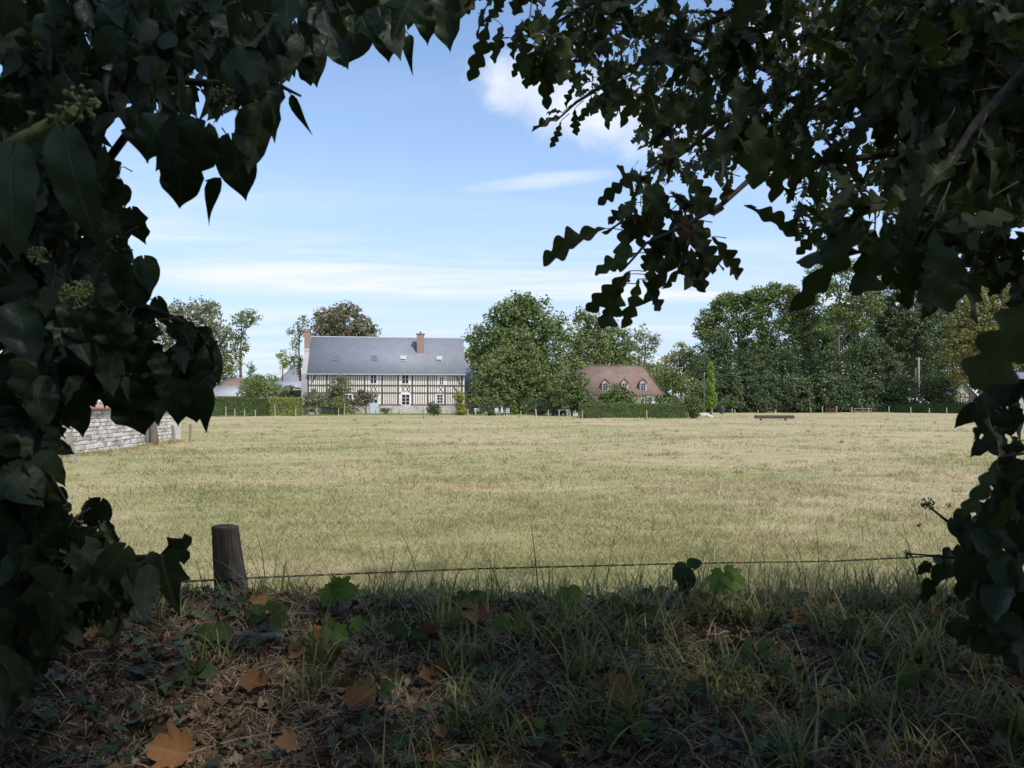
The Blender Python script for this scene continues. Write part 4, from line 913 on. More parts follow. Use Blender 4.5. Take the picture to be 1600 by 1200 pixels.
IVY_N = [(0, .02), (.06, .15), (.18, .26), (.34, .28), (.5, .23), (.66, .15), (.82, .08), (.94, .03), (1, 0)]
OAK_OLD = [(0, .012), (.10, .03), (.16, .10), (.20, .13), (.25, .075), (.32, .18), (.37, .21), (.43, .11), (.50, .25), (.56, .28), (.62, .15), (.69, .28), (.75, .29), (.81, .17), (.87, .21), (.92, .19), (.97, .10), (1, 0)]
OAKS = [(0, .02), (.18, .12), (.26, .07), (.40, .21), (.47, .11), (.58, .27), (.66, .15), (.78, .27), (.88, .17), (1, 0)]
IVY_L = [(0, 0), (-.10, .14), (-.12, .30), (.02, .46), (.10, .34), (.30, .42), (.46, .52), (.46, .30), (.62, .20), (.82, .12), (1.0, 0)]
VINE_L = [(0, 0), (-.12, .16), (-.10, .34), (.06, .44), (.10, .52), (.22, .40), (.34, .50), (.50, .60), (.56, .50), (.52, .34), (.64, .32), (.78, .26), (.86, .12), (1.0, 0)]
def leaf_mat(name, c0, c1, c2, vein, trans=.25, rough=.42, spec=.4, tcol=None):
    m = Mat(name); u = m.n('ShaderNodeSeparateXYZ'); m.l(m.coord('UV'), u.inputs[0])
    rnd = m.math('FRACT', m.math('ADD', m.island(), m.orand()))
    c = m.ramp(rnd, [(0, c0), (.6, c1), (1, c2)])
    bl = m.noise(m.coord('UV'), 7.0, 4.0, .6); c = m.mix(m.math('MULTIPLY', m.range(bl, .45, .8), .35), c, tuple(x * .55 for x in c0))
    across = m.math('ABSOLUTE', m.math('SUBTRACT', u.outputs[1], .5))
    mid = m.range(across, .035, .012)
    side = m.math('PINGPONG', m.math('SUBTRACT', m.math('MULTIPLY', u.outputs[0], 1.0), m.math('MULTIPLY', across, .5)), .07)
    sv = m.math('MULTIPLY', m.range(side, .012, .003), .28)
    c = m.mix(m.math('MULTIPLY', m.math('MAXIMUM', mid, sv), .4), c, vein)
    m.color(c).set(rough, spec); m.bump(m.math('MAXIMUM', mid, sv), .35, .004)
    m.translucent(m.mix(.5, c, tcol or (c2[0] * 1.6, c2[1] * 1.7, c2[2] * .8)), trans); return m.m
M_IVY = leaf_mat('ivy_leaf', (.022, .036, .015), (.034, .054, .020), (.052, .074, .028), (.10, .12, .065), .14, .45, .35)
M_OAK = leaf_mat('oak_leaf', (.028, .040, .014), (.045, .062, .020), (.072, .088, .030), (.10, .12, .05), .26, .5, .25)
M_OAKDEAD = leaf_mat('withered_oak_leaf', (.10, .05, .025), (.16, .075, .035), (.22, .11, .05), (.2, .12, .06), .2, .7, .2)
M_VINE = leaf_mat('fresh_green_leaf', (.085, .150, .030), (.120, .200, .040), (.170, .240, .055), (.25, .30, .12), .35, .5, .3)
M_DEAD = leaf_mat('dead_brown_leaf', (.15, .075, .034), (.29, .145, .062), (.46, .26, .125), (.33, .2, .11), .15, .75, .2, (.35, .16, .06))
M_LITTER = leaf_mat('leaf_litter', (.07, .045, .029), (.155, .105, .068), (.34, .26, .19), (.15, .11, .08), .05, .85, .15)
M_TWIG = mcol('twig_bark', [(.3, (.045, .038, .030)), (.7, (.115, .098, .078))], 30.0, bump=.5)
M_UMBEL = plain('ivy_flower', (.17, .19, .07), .3, 40, .7, .2, .3)
TPL = {'h': strip_leaf(IVY_H, .16, .28, 0, .10, .13), 'h2': strip_leaf(IVY_H, .40, .12, .3, .15, .10), 'n': strip_leaf(IVY_N, .35, .35, .5), 'h3': strip_leaf(IVY_H, .05, .55, -.35, .35, .12), 'h4': strip_leaf([(t, a, a * .78) for t, a in IVY_H], .65, -.12, .15, .2, .08), 'o3': strip_leaf(OAK, .75, .15, .6, .4, 0, .2), 'o4': strip_leaf([(t, a * .8, b) for t, a, b in OAK_B], -.15, .8, -.2, .35, 0, .15), 'l': fan_leaf(IVY_L), 'o': strip_leaf(OAK, .2, .25, .2, .25, 0, .18), 'o2': strip_leaf(OAK_B, .4, .5, -.4, .3, 0, .18), 'os': strip_leaf(OAKS, .3, .3, .3), 'v': fan_leaf(VINE_L, .25, .2), 'd': strip_leaf(IVY_H, .75, -.35, .9, .5), 'd2': fan_leaf(VINE_L, 1.3, -.5)}
MESH = {}
def leaf_mesh(kind, mat):
    key = (kind, mat.name)
    if key not in MESH:
        V, F, UV = TPL[kind]; MESH[key] = np_mesh('leaf', V, F, mat, uv=UV, smooth=True)
    return MESH[key]
def frame(base, tip, facing, wscale=1.0):
    """matrix that lays a unit leaf from base to tip with its face towards 'facing'"""
    base, tip = Vector(base), Vector(tip); x = tip - base; L = x.length; x.normalize()
    z = Vector(facing); z = z - x * z.dot(x)
    if z.length < 1e-4: z = Vector((0, -1, 0)) - x * -x.y
    z.normalize(); y = z.cross(x)
    M = Matrix((x * L, y * L * wscale, z * L)).transposed().to_4x4(); M.translation = base; return M
class Plant:
    """one plant: hero leaves become parts, the rest one foliage part"""
    def __init__(s, name, label, cat, loc, limit=290):
        s.root = thing(name, label, cat, loc); s.loc = Vector(loc); s.inv = Matrix.Translation(-s.loc); s.n = 0; s.limit = limit
        s.acc = {}; s.stem = MB(); s.twigs = MB()
    def leaf(s, M, kind, mat, hero=True):
        M = s.inv @ M
        if hero and s.n < s.limit:
            o = link('leaf', leaf_mesh(kind, mat), s.root); o.matrix_local = M; s.n += 1
        else: s.acc.setdefault((kind, mat.name), (mat, []))[1].append(np.array(M))
    def twig(s, pts, r, n=4, main=False):
        (s.stem if main else s.twigs).tube([Vector(p) - s.loc for p in pts], r, n)
    def done(s):
        for (kind, _), (mat, Ms) in s.acc.items():
            V, F, UV = TPL[kind]; Ms = np.array(Ms); n = len(Ms)
            VV = np.einsum('nij,vj->nvi', Ms[:, :3, :3], V) + Ms[:, None, :3, 3]
            FF = (F[None] + (np.arange(n) * len(V))[:, None, None]).reshape(-1, 3)
            tag(link('foliage', np_mesh('foliage', VV.reshape(-1, 3), FF, mat, uv=np.tile(UV, (n, 1)), smooth=True), s.root), kind='stuff')
        if s.stem.v: s.stem.build('branch', M_TWIG, s.root, True)
        if s.twigs.v: tag(s.twigs.build('twigs', M_TWIG, s.root, True), kind='stuff')
def rv(s=1.0): return Vector((random.gauss(0, s), random.gauss(0, s), random.gauss(0, s)))
def inside(poly, x, y):
    c = False; j = len(poly) - 1
    for i in range(len(poly)):
        (xi, yi), (xj, yj) = poly[i], poly[j]
        if (yi > y) != (yj > y) and x < (xj - xi) * (y - yi) / (yj - yi) + xi: c = not c
        j = i
    return c
def pick(poly):
    xs_ = [p[0] for p in poly]; ys_ = [p[1] for p in poly]
    while True:
        x = random.uniform(min(xs_), max(xs_)); y = random.uniform(min(ys_), max(ys_))
        if inside(poly, x, y): return x, y
def hero(pl, bx, by, tx, ty, d, kind, mat, w=1.0, turn=None):
    """a leaf seen from stalk (bx,by) to tip (tx,ty), its tip a little nearer or farther than its stalk"""
    a = P(bx, by, d); b_ = P(tx, ty, d + random.uniform(-.03, .03))
    if d < .9: kind = {'o2': 'o', 'o3': 'o', 'o4': 'o', 'h3': 'h', 'h4': 'h'}.get(kind, kind); turn = (random.uniform(-.15, .15), -1, .05)
    f = Vector((random.uniform(-.5, .5), -1, random.uniform(-.2, .5))) if turn is None else Vector(turn)
    pl.leaf(frame(a, b_, f, w), kind, mat)
    inw = Vector((-1 if a.x < 0 else 1, .5, .1 if by > 250 else 1.2)) if pl.loc.x > 1 or pl.loc.x < -1 else Vector((0, 0, 1))
    pl.twig([a, a + inw.normalized() * .018, a + inw.normalized() * .04 + Vector((0, .01, 0))], [.0009, .001, .0012], 4)

# ================================================================== ivy on the left
ivy = Plant('ivy_bush', 'dark ivy hanging over the left side and the top left corner', 'ivy', (-1.35, 1.75, .45))
HV = [(377, 6, 345, 75, 1.1, 'n', .9), (253, 185, 217, 240, 1.15, 'h', 1.1), (304, 200, 228, 262, 1.1, 'h', .9), (320, 200, 287, 282, 1.05, 'h', 1), (287, 250, 273, 330, 1.15, 'h', 1.05), (345, 278, 309, 352, 1.2, 'n', .85), (362, 220, 382, 315, 1.25, 'h', .9), (412, 170, 391, 275, 1.2, 'h', .8), (455, 148, 481, 210, 1.3, 'n', .6), (440, 140, 436, 230, 1.25, 'h', .7),
      (478, 95, 484, 142, 1.3, 'h', .9), (400, 90, 332, 145, 1.1, 'h', 1), (470, 60, 500, 128, 1.3, 'h', 1.1), (520, 55, 546, 115, 1.35, 'h', 1.1), (560, 30, 540, 100, 1.4, 'h', 1.1), (600, 40, 606, 95, 1.5, 'h', 1.1), (640, 55, 637, 108, 1.5, 'n', .8), (590, 20, 632, 80, 1.4, 'h', 1), (660, 10, 668, 60, 1.5, 'h', 1), (700, 0, 706, 85, 1.7, 'h', 1), (420, 60, 450, 125, 1.3, 'h', 1),
      (174, 175, 150, 206, 1.2, 'h', .8), (147, 205, 167, 224, 1.2, 'n', 1), (215, 165, 205, 240, 1.2, 'h', .9), (102, 215, 140, 382, .78, 'h', .55), (20, 240, 5, 400, .75, 'h', .7), (190, 256, 184, 290, 1.6, 'h', 1.1), (194, 290, 196, 325, 1.6, 'h', 1.2), (206, 328, 213, 380, 1.55, 'h', 1), (180, 330, 186, 385, 1.5, 'h', 1.1), (225, 405, 236, 455, 1.5, 'h', .9), (205, 420, 214, 480, 1.5, 'h', 1), (246, 468, 258, 512, 1.45, 'h', .8), (225, 455, 230, 520, 1.45, 'h', .9),
      (270, 505, 298, 530, 1.4, 'h', .9), (312, 520, 340, 535, 1.35, 'h', 1.2), (328, 540, 340, 602, 1.3, 'h', .6), (285, 545, 310, 590, 1.35, 'h', 1), (282, 600, 268, 668, 1.25, 'h', .95), (320, 598, 317, 684, 1.25, 'n', .85), (300, 615, 308, 668, 1.28, 'h', .9), (200, 605, 211, 697, 1.2, 'h', .95), (235, 590, 246, 662, 1.25, 'h', .9), (127, 622, 131, 683, 1.25, 'h', .8), (92, 628, 105, 676, 1.25, 'h', .8), (72, 640, 80, 692, 1.2, 'h', .9),
      (82, 690, 114, 713, 1.15, 'h', .9), (78, 712, 96, 762, 1.15, 'h', .75), (72, 742, 104, 792, 1.15, 'h', .6), (50, 700, 64, 745, 1.15, 'h', .9), (157, 784, 139, 838, 1.3, 'h', .95), (168, 816, 191, 858, 1.3, 'h', .7), (292, 858, 222, 876, 1.4, 'l', .8), (255, 870, 272, 965, 1.35, 'l', .8), (230, 880, 215, 940, 1.35, 'h', 1), (175, 880, 172, 962, 1.2, 'h', .75), (199, 892, 202, 956, 1.25, 'h', .8), (105, 822, 98, 905, 1.1, 'h', .8), (140, 840, 150, 905, 1.2, 'h', .9), (95, 905, 55, 1022, 1.0, 'l', .95), (165, 955, 180, 1010, 1.2, 'h', .8), (0, 1020, 36, 1098, 1.0, 'h', .75), (-10, 1040, 12, 1140, .95, 'h', .7), (20, 905, 30, 985, 1.05, 'h', .9), (60, 560, 50, 640, 1.0, 'h', 1), (25, 480, 60, 580, .95, 'h', .9), (110, 470, 130, 545, 1.1, 'h', .8), (150, 480, 175, 560, 1.1, 'h', .7)]
for bx, by, tx, ty, d, k, w in HV: hero(ivy, bx, by, tx, ty, d, random.choice(['h', 'h', 'h3', 'h4']) if k == 'h' else k, M_IVY, w * .86)
REG = [([(0, 0), (700, 0), (660, 35), (560, 55), (470, 85), (420, 150), (360, 190), (320, 180), (280, 190), (220, 170), (180, 150), (150, 190), (140, 230), (180, 270), (185, 380), (215, 430), (240, 520), (255, 600), (230, 640), (200, 620), (110, 640), (60, 700), (0, 730)], 1.1, 2.1, 1250),
       ([(0, 700), (50, 690), (70, 760), (100, 800), (110, 830), (170, 880), (220, 900), (230, 930), (160, 950), (120, 990), (60, 1040), (30, 1090), (0, 1130)], 1.0, 1.8, 560),
       ([(255, 530), (310, 530), (330, 560), (325, 600), (290, 610), (260, 590)], 1.25, 1.45, 40),
       ([(0, 0), (240, 0), (230, 90), (160, 150), (140, 220), (160, 290), (180, 420), (200, 560), (120, 620), (50, 680), (0, 720)], 2.1, 3.2, 620), ([(240, 0), (640, 0), (600, 25), (470, 60), (400, 75), (330, 95), (250, 90)], 2.1, 3.2, 330), ([(0, 700), (50, 720), (80, 860), (120, 930), (60, 1010), (0, 1050)], 2.0, 2.6, 300)]
for poly, d0, d1, n in REG:
    for i in range(n):
        x, y = pick(poly); d = random.uniform(d0, d1); a = P(x, y, d); L = random.uniform(.034, .072)
        dr = (Vector((random.gauss(0, .5), random.gauss(0, .5), -1))).normalized()
        f = Vector((random.uniform(-1, 1), random.uniform(-1.2, .6), random.uniform(-.1, .9)))
        a = a - dr * L * .5
        ivy.leaf(frame(a, a + dr * L, f, random.uniform(.7, 1.1)), random.choice(['h', 'h', 'h2', 'h3', 'h4', 'n', 'l']), M_IVY, hero=(i % 3 == 0 and d < 1.7))
        if i % 5 == 0: ivy.twig([a, a + Vector((0, .02, .01)) + rv(.006), a + rv(.012) + Vector((-.01, .04, .02))], [.0009, .0012, .0015], 4)
# woody stems climbing and arching over
for pts, r in (([(-40, 1250, 1.5), (20, 1000, 1.6), (60, 800, 1.55), (70, 560, 1.5), (110, 330, 1.5), (180, 120, 1.5), (330, 20, 1.5), (560, -30, 1.5)], [.03, .028, .024, .02, .017, .014, .011, .008]),
               ([(60, 800, 1.5), (105, 822, 1.4), (135, 800, 1.33), (157, 786, 1.3)], [.005, .004, .003, .0022]), ([(105, 822, 1.4), (140, 815, 1.33), (168, 816, 1.3)], [.003, .0025, .0018]), ([(70, 560, 1.5), (150, 500, 1.45), (230, 480, 1.42), (300, 510, 1.36), (330, 540, 1.32)], [.009, .007, .006, .004, .0025]),
               ([(80, 860, 1.5), (150, 870, 1.4), (220, 870, 1.38), (260, 868, 1.36)], [.006, .005, .004, .0025]), ([(110, 330, 1.5), (220, 180, 1.3), (310, 190, 1.15), (350, 250, 1.2)], [.009, .007, .005, .003]), ([(180, 120, 1.5), (330, 130, 1.25), (430, 130, 1.25), (470, 150, 1.3)], [.009, .006, .004, .002])):
    ivy.twig([P(*q) for q in pts], r, 7, True)
def umbel(pl, px, py, d, r, n=34):
    c = P(px, py, d) - pl.loc; u = MB()
    for i in range(n):
        e = rv().normalized(); u.tube([c, c + e * r * .75], [r * .05, r * .05], 4, False); q = c + e * r
        u.tube([q - e * r * .2, q - e * r * .02, q + e * r * .12], [r * .06, r * .17, r * .03], 5)
    u.build('flower_head', M_UMBEL, pl.root)
for q in ((128, 162, .82, .018), (350, 152, 1.1, .016), (116, 462, 1.05, .018), (128, 452, 1.08, .014), (166, 286, 1.6, .010), (60, 400, 1.0, .012)): umbel(ivy, *q)
st = MB(); st.tube([P(0, 240, .82) - ivy.loc, P(60, 205, .82) - ivy.loc, P(105, 180, .82) - ivy.loc, P(126, 165, .82) - ivy.loc], [.009, .0075, .006, .004], 7)
for a, b_ in (((45, 210), (48, 180)), ((75, 200), (78, 184)), ((95, 186), (92, 170)), ((95, 190), (112, 205))): st.tube([P(*a, .82) - ivy.loc, P(*b_, .81) - ivy.loc, P(b_[0], b_[1] - 4, .81) - ivy.loc], [.0025, .002, .005], 6)
st.build('flower_stalk', M_UMBEL, ivy.root, True)
# the ivy goes on beyond the left and top of the view
for poly, d0, d1, n in (([(-800, -250), (0, -250), (0, 1150), (-800, 1300)], .95, 2.6, 1900), ([(-300, -320), (720, -320), (700, 0), (-300, 0)], 1.3, 2.8, 900)):
    for i in range(n):
        x, y = pick(poly); a = P(x, y, random.uniform(d0, d1)); L = random.uniform(.045, .085); dr = (Vector((random.gauss(0, .5), random.gauss(0, .5), -1))).normalized()
        if a.y < .3: continue
        ivy.leaf(frame(a, a + dr * L, Vector((random.uniform(-1, 1), random.uniform(-1.2, .6), random.uniform(-.1, .9))), random.uniform(.7, 1.1)), random.choice(['h', 'h2', 'h3', 'n']), M_IVY, False)
# dense unseen ivy shell, extended backwards to block light from the left
for i in range(4200):
    a = Vector((random.uniform(-5.5, -1.35), random.uniform(-3.2, 3.0), random.uniform(.2, 4.4)))
    if a.y < .6 and a.x > -2.6: continue
    if a.y > .6 and -a.x < (.60 + .06 * (a.z > 1.6)) * a.y + .35: continue
    d_ = (rv(.6) + Vector((0, 0, -1))).normalized(); ivy.leaf(frame(a, a + d_ * .16, rv(), 1.2), 'h', M_IVY, False)
ivy.done()

# ================================================================== oak on the right and overhead
oak = Plant('oak_tree', 'overhanging oak with dark lobed leaves across the top right', 'tree', (3.3, -.4, 0.0))
OB = [([(1640, 60, 1.6), (1500, 96, 1.6), (1430, 103, 1.65), (1375, 110, 1.7)], [.012, .0095, .007, .004]), ([(1640, 70, 1.15), (1592, 120, 1.2), (1525, 192, 1.2), (1508, 217, 1.2), (1475, 267, 1.15), (1446, 322, 1.1)], [.009, .008, .007, .006, .005, .003]),
      ([(1560, 200, 2.2), (1400, 240, 2.1), (1317, 250, 2.0), (1200, 254, 1.8), (1130, 318, 1.6), (1077, 348, 1.5), (1010, 380, 1.5), (975, 420, 1.5)], [.012, .01, .009, .0075, .005, .004, .003, .002]), ([(1317, 250, 2.0), (1270, 195, 2.4), (1333, 179, 2.2)], [.006, .005, .004]),
      ([(1278, -40, 3.4), (1270, 60, 3.4), (1262, 120, 3.4)], [.016, .014, .011]), ([(1600, -60, 3.6), (1420, 60, 3.8), (1250, 130, 4.0), (1130, 190, 4.2), (1040, 260, 4.3)], [.05, .04, .028, .018, .008]), ([(1250, 130, 4.0), (1080, 60, 4.0), (930, 30, 4.0)], [.02, .014, .006]), ([(1420, 60, 3.8), (1390, 200, 3.9), (1330, 320, 4.0)], [.02, .014, .006]),
      ([(1300, -60, 2.2), (1100, 40, 2.1), (980, 110, 2.05), (900, 160, 2.0), (868, 190, 2.0)], [.012, .009, .006, .004, .002]), ([(1000, -40, 2.2), (880, 30, 2.1), (800, 70, 2.0)], [.008, .005, .0025])]
for pts, r in OB: oak.twig([P(*q) for q in pts], r, 6, True)
HO = [(947, 357, 842, 386, 1.5, 1.0), (990, 275, 938, 302, 1.5, 1), (990, 316, 948, 350, 1.5, 1), (1027, 280, 1028, 338, 1.48, 1), (994, 395, 930, 420, 1.5, 1), (985, 423, 924, 488, 1.5, 1), (972, 443, 942, 514, 1.5, 1), (997, 436, 988, 506, 1.5, 1), (1003, 438, 1040, 482, 1.5, 1), (1053, 362, 1052, 460, 1.46, .95), (1080, 362, 1119, 424, 1.48, 1), (1112, 370, 1171, 437, 1.48, .8), (1070, 268, 1116, 327, 1.55, 1), (1135, 272, 1148, 336, 1.55, 1.2), (1162, 321, 1250, 366, 1.6, .55), (1020, 395, 1018, 440, 1.52, 1), (1040, 335, 985, 372, 1.52, 1.1), (1060, 330, 1000, 340, 1.5, 1), (1010, 330, 1040, 400, 1.5, 1), (1035, 370, 1000, 420, 1.5, 1), (1090, 345, 1095, 400, 1.5, 1),
      (762, 32, 748, 110, 1.9, 1), (785, 40, 772, 95, 1.9, 1), (822, 82, 803, 110, 1.9, 1), (835, 85, 820, 137, 1.9, 1), (850, 85, 845, 142, 1.9, 1), (900, 130, 883, 167, 1.95, 1), (930, 148, 914, 184, 1.95, 1), (955, 148, 957, 182, 1.95, 1), (879, 176, 854, 163, 2.0, 1), (876, 182, 832, 202, 2.0, .8), (876, 190, 867, 228, 2.0, 1), (898, 170, 899, 211, 2.0, 1), (986, 132, 990, 178, 1.95, 1), (812, 40, 800, 92, 1.9, 1.1), (860, 50, 868, 105, 1.9, 1.1), (890, 60, 880, 125, 1.9, 1.1),
      (1340, 345, 1298, 458, 1.02, .9), (1392, 340, 1343, 463, 1.0, .8), (1408, 352, 1432, 458, 1.0, .95), (1458, 360, 1489, 478, .98, 1.1), (1446, 322, 1562, 390, 1.05, .8), (1525, 392, 1520, 445, 1.1, .9), (1290, 352, 1252, 392, 1.6, 1), (1480, 330, 1440, 400, 1.05, 1), (1380, 335, 1400, 420, 1.03, .9), (1160, 190, 1100, 260, 1.45, 1.2), (1180, 180, 1190, 270, 1.45, 1.3), (1120, 130, 1075, 200, 1.5, 1.2), (1210, 200, 1240, 290, 1.5, 1.1), (1150, 120, 1160, 190, 1.5, 1.2), (1230, 230, 1300, 300, 1.5, 1), (1085, 160, 1030, 190, 1.5, 1),
      (1632, 440, 1543, 606, .62, 1.15), (1590, 755, 1556, 838, .72, .6), (1560, 715, 1518, 805, .85, .6), (1480, 190, 1420, 280, 1.15, 1), (1520, 230, 1560, 330, 1.1, 1), (1500, 240, 1440, 300, 1.15, 1), (1530, 200, 1590, 290, 1.1, 1), (1400, 110, 1350, 190, 1.5, 1.1), (1440, 110, 1450, 200, 1.5, 1.1)]
for k, (bx, by, tx, ty, d, w) in enumerate(HO): hero(oak, bx, by, tx, ty, d, ('o', 'o2', 'o3', 'o4')[k * 7 % 4] if k else 'o2', M_OAK, w * (.92 if k else .75))
for bx, by, tx, ty, d in ((1072, 330, 1062, 372, 1.5), (1068, 340, 1078, 368, 1.5), (1300, 60, 1262, 78, 2.2), (1290, 70, 1275, 95, 2.2), (1230, 170, 1222, 205, 2.0), (985, 428, 978, 445, 1.5)): hero(oak, bx, by, tx, ty, d, 'o2', M_OAKDEAD, .8)
def rosette(pl, c, L, k, kind, mat, hero_=True, down=.6):
    ax = (rv(.6) + Vector((0, 0, -down))).normalized()
    for j in range(k):
        dr = (ax + rv(.55)).normalized(); f = (Vector((0, -.3, 1)) + rv(.7)); s = c + rv(.012)
        pl.leaf(frame(s, s + dr * L * random.uniform(.7, 1.2), f, random.uniform(.8, 1.15)), random.choice(('o', 'o2', 'o3', 'o4')) if kind == 'o' else kind, mat, hero_)
OREG = [([(765, 0), (770, 50), (830, 95), (900, 130), (985, 175), (1100, 215), (1200, 250), (1330, 300), (1340, 0)], 1.75, 2.5, 85, .085, 5, 'o', True),
        ([(990, 250), (985, 300), (1000, 345), (970, 400), (975, 440), (1050, 420), (1100, 380), (1110, 300), (1060, 250)], 1.45, 1.65, 9, .085, 4, 'o', True),
        ([(820, 0), (830, 90), (910, 130), (985, 190), (990, 280), (1010, 310), (1100, 270), (1190, 280), (1270, 370), (1330, 370), (1400, 340), (1480, 300), (1480, 0)], 3.4, 5.2, 330, .085, 6, 'os', False),
        ([(1290, 0), (1310, 90), (1380, 150), (1400, 250), (1420, 330), (1500, 320), (1600, 330), (1600, 0)], 1.3, 2.4, 190, .09, 5, 'o', True),
        ([(1330, 0), (1370, 110), (1420, 200), (1500, 260), (1600, 330), (1600, 0)], 2.4, 3.6, 240, .11, 5, 'os', False),
        ([(1300, 330), (1310, 370), (1400, 390), (1500, 400), (1500, 330)], 1.0, 1.2, 9, .09, 4, 'o', True),
        ([(1545, 330), (1535, 400), (1560, 450), (1600, 470), (1600, 330)], 1.1, 1.6, 7, .09, 4, 'o', True)]
for poly, d0, d1, n, L, k, kind, he in OREG:
    for i in range(n):
        x, y = pick(poly); c = P(x, y, random.uniform(d0, d1)); rosette(oak, c, L, k, kind, M_OAK, he and i % 2 == 0)
        oak.twig([c, c + rv(.012) + Vector((.012, .015, .02)), c + rv(.02) + Vector((.04, .03, .045))], [.001, .0014, .0018], 4)
# the boughs go on beyond the right and top of the view
for poly, d0, d1, n, L in (([(1640, -300), (2700, -300), (2700, 520), (2000, 480), (1660, 300)], 1.1, 3.2, 420, .10), ([(740, -300), (1700, -300), (1700, 0), (760, 0)], 1.6, 3.4, 260, .10), ([(1720, 330), (2200, 420), (2200, 640), (1760, 560)], .8, 1.6, 45, .09)):
    for i in range(n):
        x, y = pick(poly); c = P(x, y, random.uniform(d0, d1)); rosette(oak, c, L, 5, 'o', M_OAK, False)
        oak.twig([c, c + Vector((.03, .02, .03)) + rv(.01), c + Vector((.08, .04, .06)) + rv(.02)], [.0012, .0018, .0024], 4)
for pts, r in (([(2300, 250, 1.0), (1950, 330, .75), (1700, 400, .64), (1632, 440, .62)], [.008, .005, .003, .0018]), ([(2400, 480, 1.0), (2000, 600, .85), (1720, 690, .75), (1590, 755, .72)], [.008, .005, .003, .0016]), ([(1720, 690, .75), (1620, 705, .8), (1560, 715, .85)], [.003, .002, .0014]), ([(3200, 150, 1.6), (2600, 260, 1.3), (2300, 250, 1.0)], [.03, .018, .008]), ([(2700, 380, 1.3), (2400, 480, 1.0)], [.014, .008])): oak.twig([P(*q) for q in pts], r, 6, True)
# trunk, and an unseen roof of leaves shaped to shade the bank
oak.twig([(3.3, -.4, -.2), (3.28, -.38, 1.2), (3.1, -.3, 2.6), (2.7, -.1, 4.2), (2.2, .1, 6.0)], [.42, .33, .29, .22, .13], 10, True)
for a, b_, c in (((3.1, -.3, 2.6), (2.6, 1.2, 3.4), (1.2, 2.6, 3.7)), ((2.9, -.2, 3.4), (.8, -.4, 4.6), (-2.2, -.2, 4.8)), ((3.0, -.3, 3.0), (4.2, 1.4, 4.0), (5.0, 2.8, 4.4)), ((2.7, -.1, 4.2), (1.5, -2.2, 5.4), (-.5, -3.8, 5.6)), ((3.1, -.3, 2.8), (2.4, 1.0, 2.9), (2.1, 2.3, 2.75))): oak.twig([a, b_, c], [.12, .08, .035], 7, True)
for i in range(2000):   # high crown out of view, laid out to block the sun from the bank
    c = Vector((random.uniform(-3.5, 10.5), random.uniform(-9.5, .4), random.uniform(6.5, 11)))
    d_ = rv().normalized(); oak.leaf(frame(c, c + d_ * .46, Vector((.4, -.4, 1)) + rv(.5), 1.5), 'os', M_OAK, False)
for i in range(CANOPY):  # lower leaves out of view; their count sets the bank's shade
    x = random.uniform(-7.5, 9.0); y = random.uniform(-6.5, 4.2 + .5 * math.sin(x * 1.3)); z = random.uniform(3.3, 6.2) + (1.2 if y > 2.4 else 0) * random.random()
    if y > .1 and (z - EYE) < (.56 * y + .25): continue
    if y > 3 and random.random() < .5: continue
    c = Vector((x, y, z)); d_ = rv().normalized(); oak.leaf(frame(c, c + d_ * .30, Vector((0, 0, 1)) + rv(.6), 1.5), 'os', M_OAK, False)
oak.done()
# unseen hedge behind the viewer, added to keep the foreground dark
hb = hedge('unseen_shade_hedge', 'unseen leafy hedge added behind the viewer to darken the bank', [(-9.0, -4.2), (9.0, -4.2)], 1.6, 3.0, 'dark', leaf=.26, per=34, wob=.3)
# ---- ivy low on the right
ivr = Plant('ivy_bush', 'ivy with flower heads climbing at the lower right edge', 'ivy', (1.75, 2.3, .6), 200)
HR = [(1522, 634, 1491, 671, 1.45, 'h', .6), (1545, 620, 1530, 660, 1.45, 'h', .9), (1520, 670, 1524, 690, 1.45, 'h', 1), (1540, 690, 1522, 706, 1.45, 'h', 1), (1560, 600, 1545, 650, 1.5, 'h', 1), (1490, 812, 1500, 845, 1.5, 'h', .9), (1510, 815, 1512, 870, 1.5, 'h', .8), (1545, 820, 1525, 860, 1.5, 'h', 1), (1450, 880, 1436, 905, 1.7, 'h', .8), (1468, 880, 1460, 925, 1.7, 'n', .9), (1445, 905, 1440, 940, 1.7, 'h', .9), (1500, 905, 1510, 950, 1.6, 'n', 1), (1565, 880, 1580, 930, 1.5, 'h', .8), (1540, 900, 1535, 955, 1.55, 'n', .9), (1520, 870, 1500, 920, 1.55, 'h', 1), (1590, 690, 1570, 740, 1.4, 'h', .9), (1575, 640, 1590, 690, 1.4, 'h', 1)]
for bx, by, tx, ty, d, k, w in HR: hero(ivr, bx, by, tx, ty, d, random.choice(['h', 'h3', 'h4']) if k == 'h' else k, M_IVY, w * .9)
for poly, d0, d1, n in (([(1545, 600), (1530, 650), (1540, 720), (1570, 760), (1600, 780), (1600, 580)], 1.4, 1.8, 15), ([(1500, 800), (1480, 850), (1470, 900), (1480, 960), (1500, 1000), (1600, 1040), (1600, 780), (1560, 790)], 1.4, 2.1, 75), ([(1530, 830), (1500, 920), (1520, 1000), (1600, 1050), (1600, 800)], 2.0, 2.6, 26), ([(1575, 740), (1560, 790), (1600, 800), (1600, 740)], 1.4, 1.8, 30)):
    for i in range(n):
        x, y = pick(poly); a = P(x, y, random.uniform(d0, d1)); L = random.uniform(.05, .08); dr = (Vector((random.gauss(0, .55), random.gauss(0, .5), -1))).normalized(); a = a - dr * L * .5
        ivr.leaf(frame(a, a + dr * L, Vector((random.uniform(-1, .6), random.uniform(-1.2, .5), random.uniform(0, .9))), random.uniform(.7, 1.1)), random.choice(['h', 'h2', 'n']), M_IVY, True)
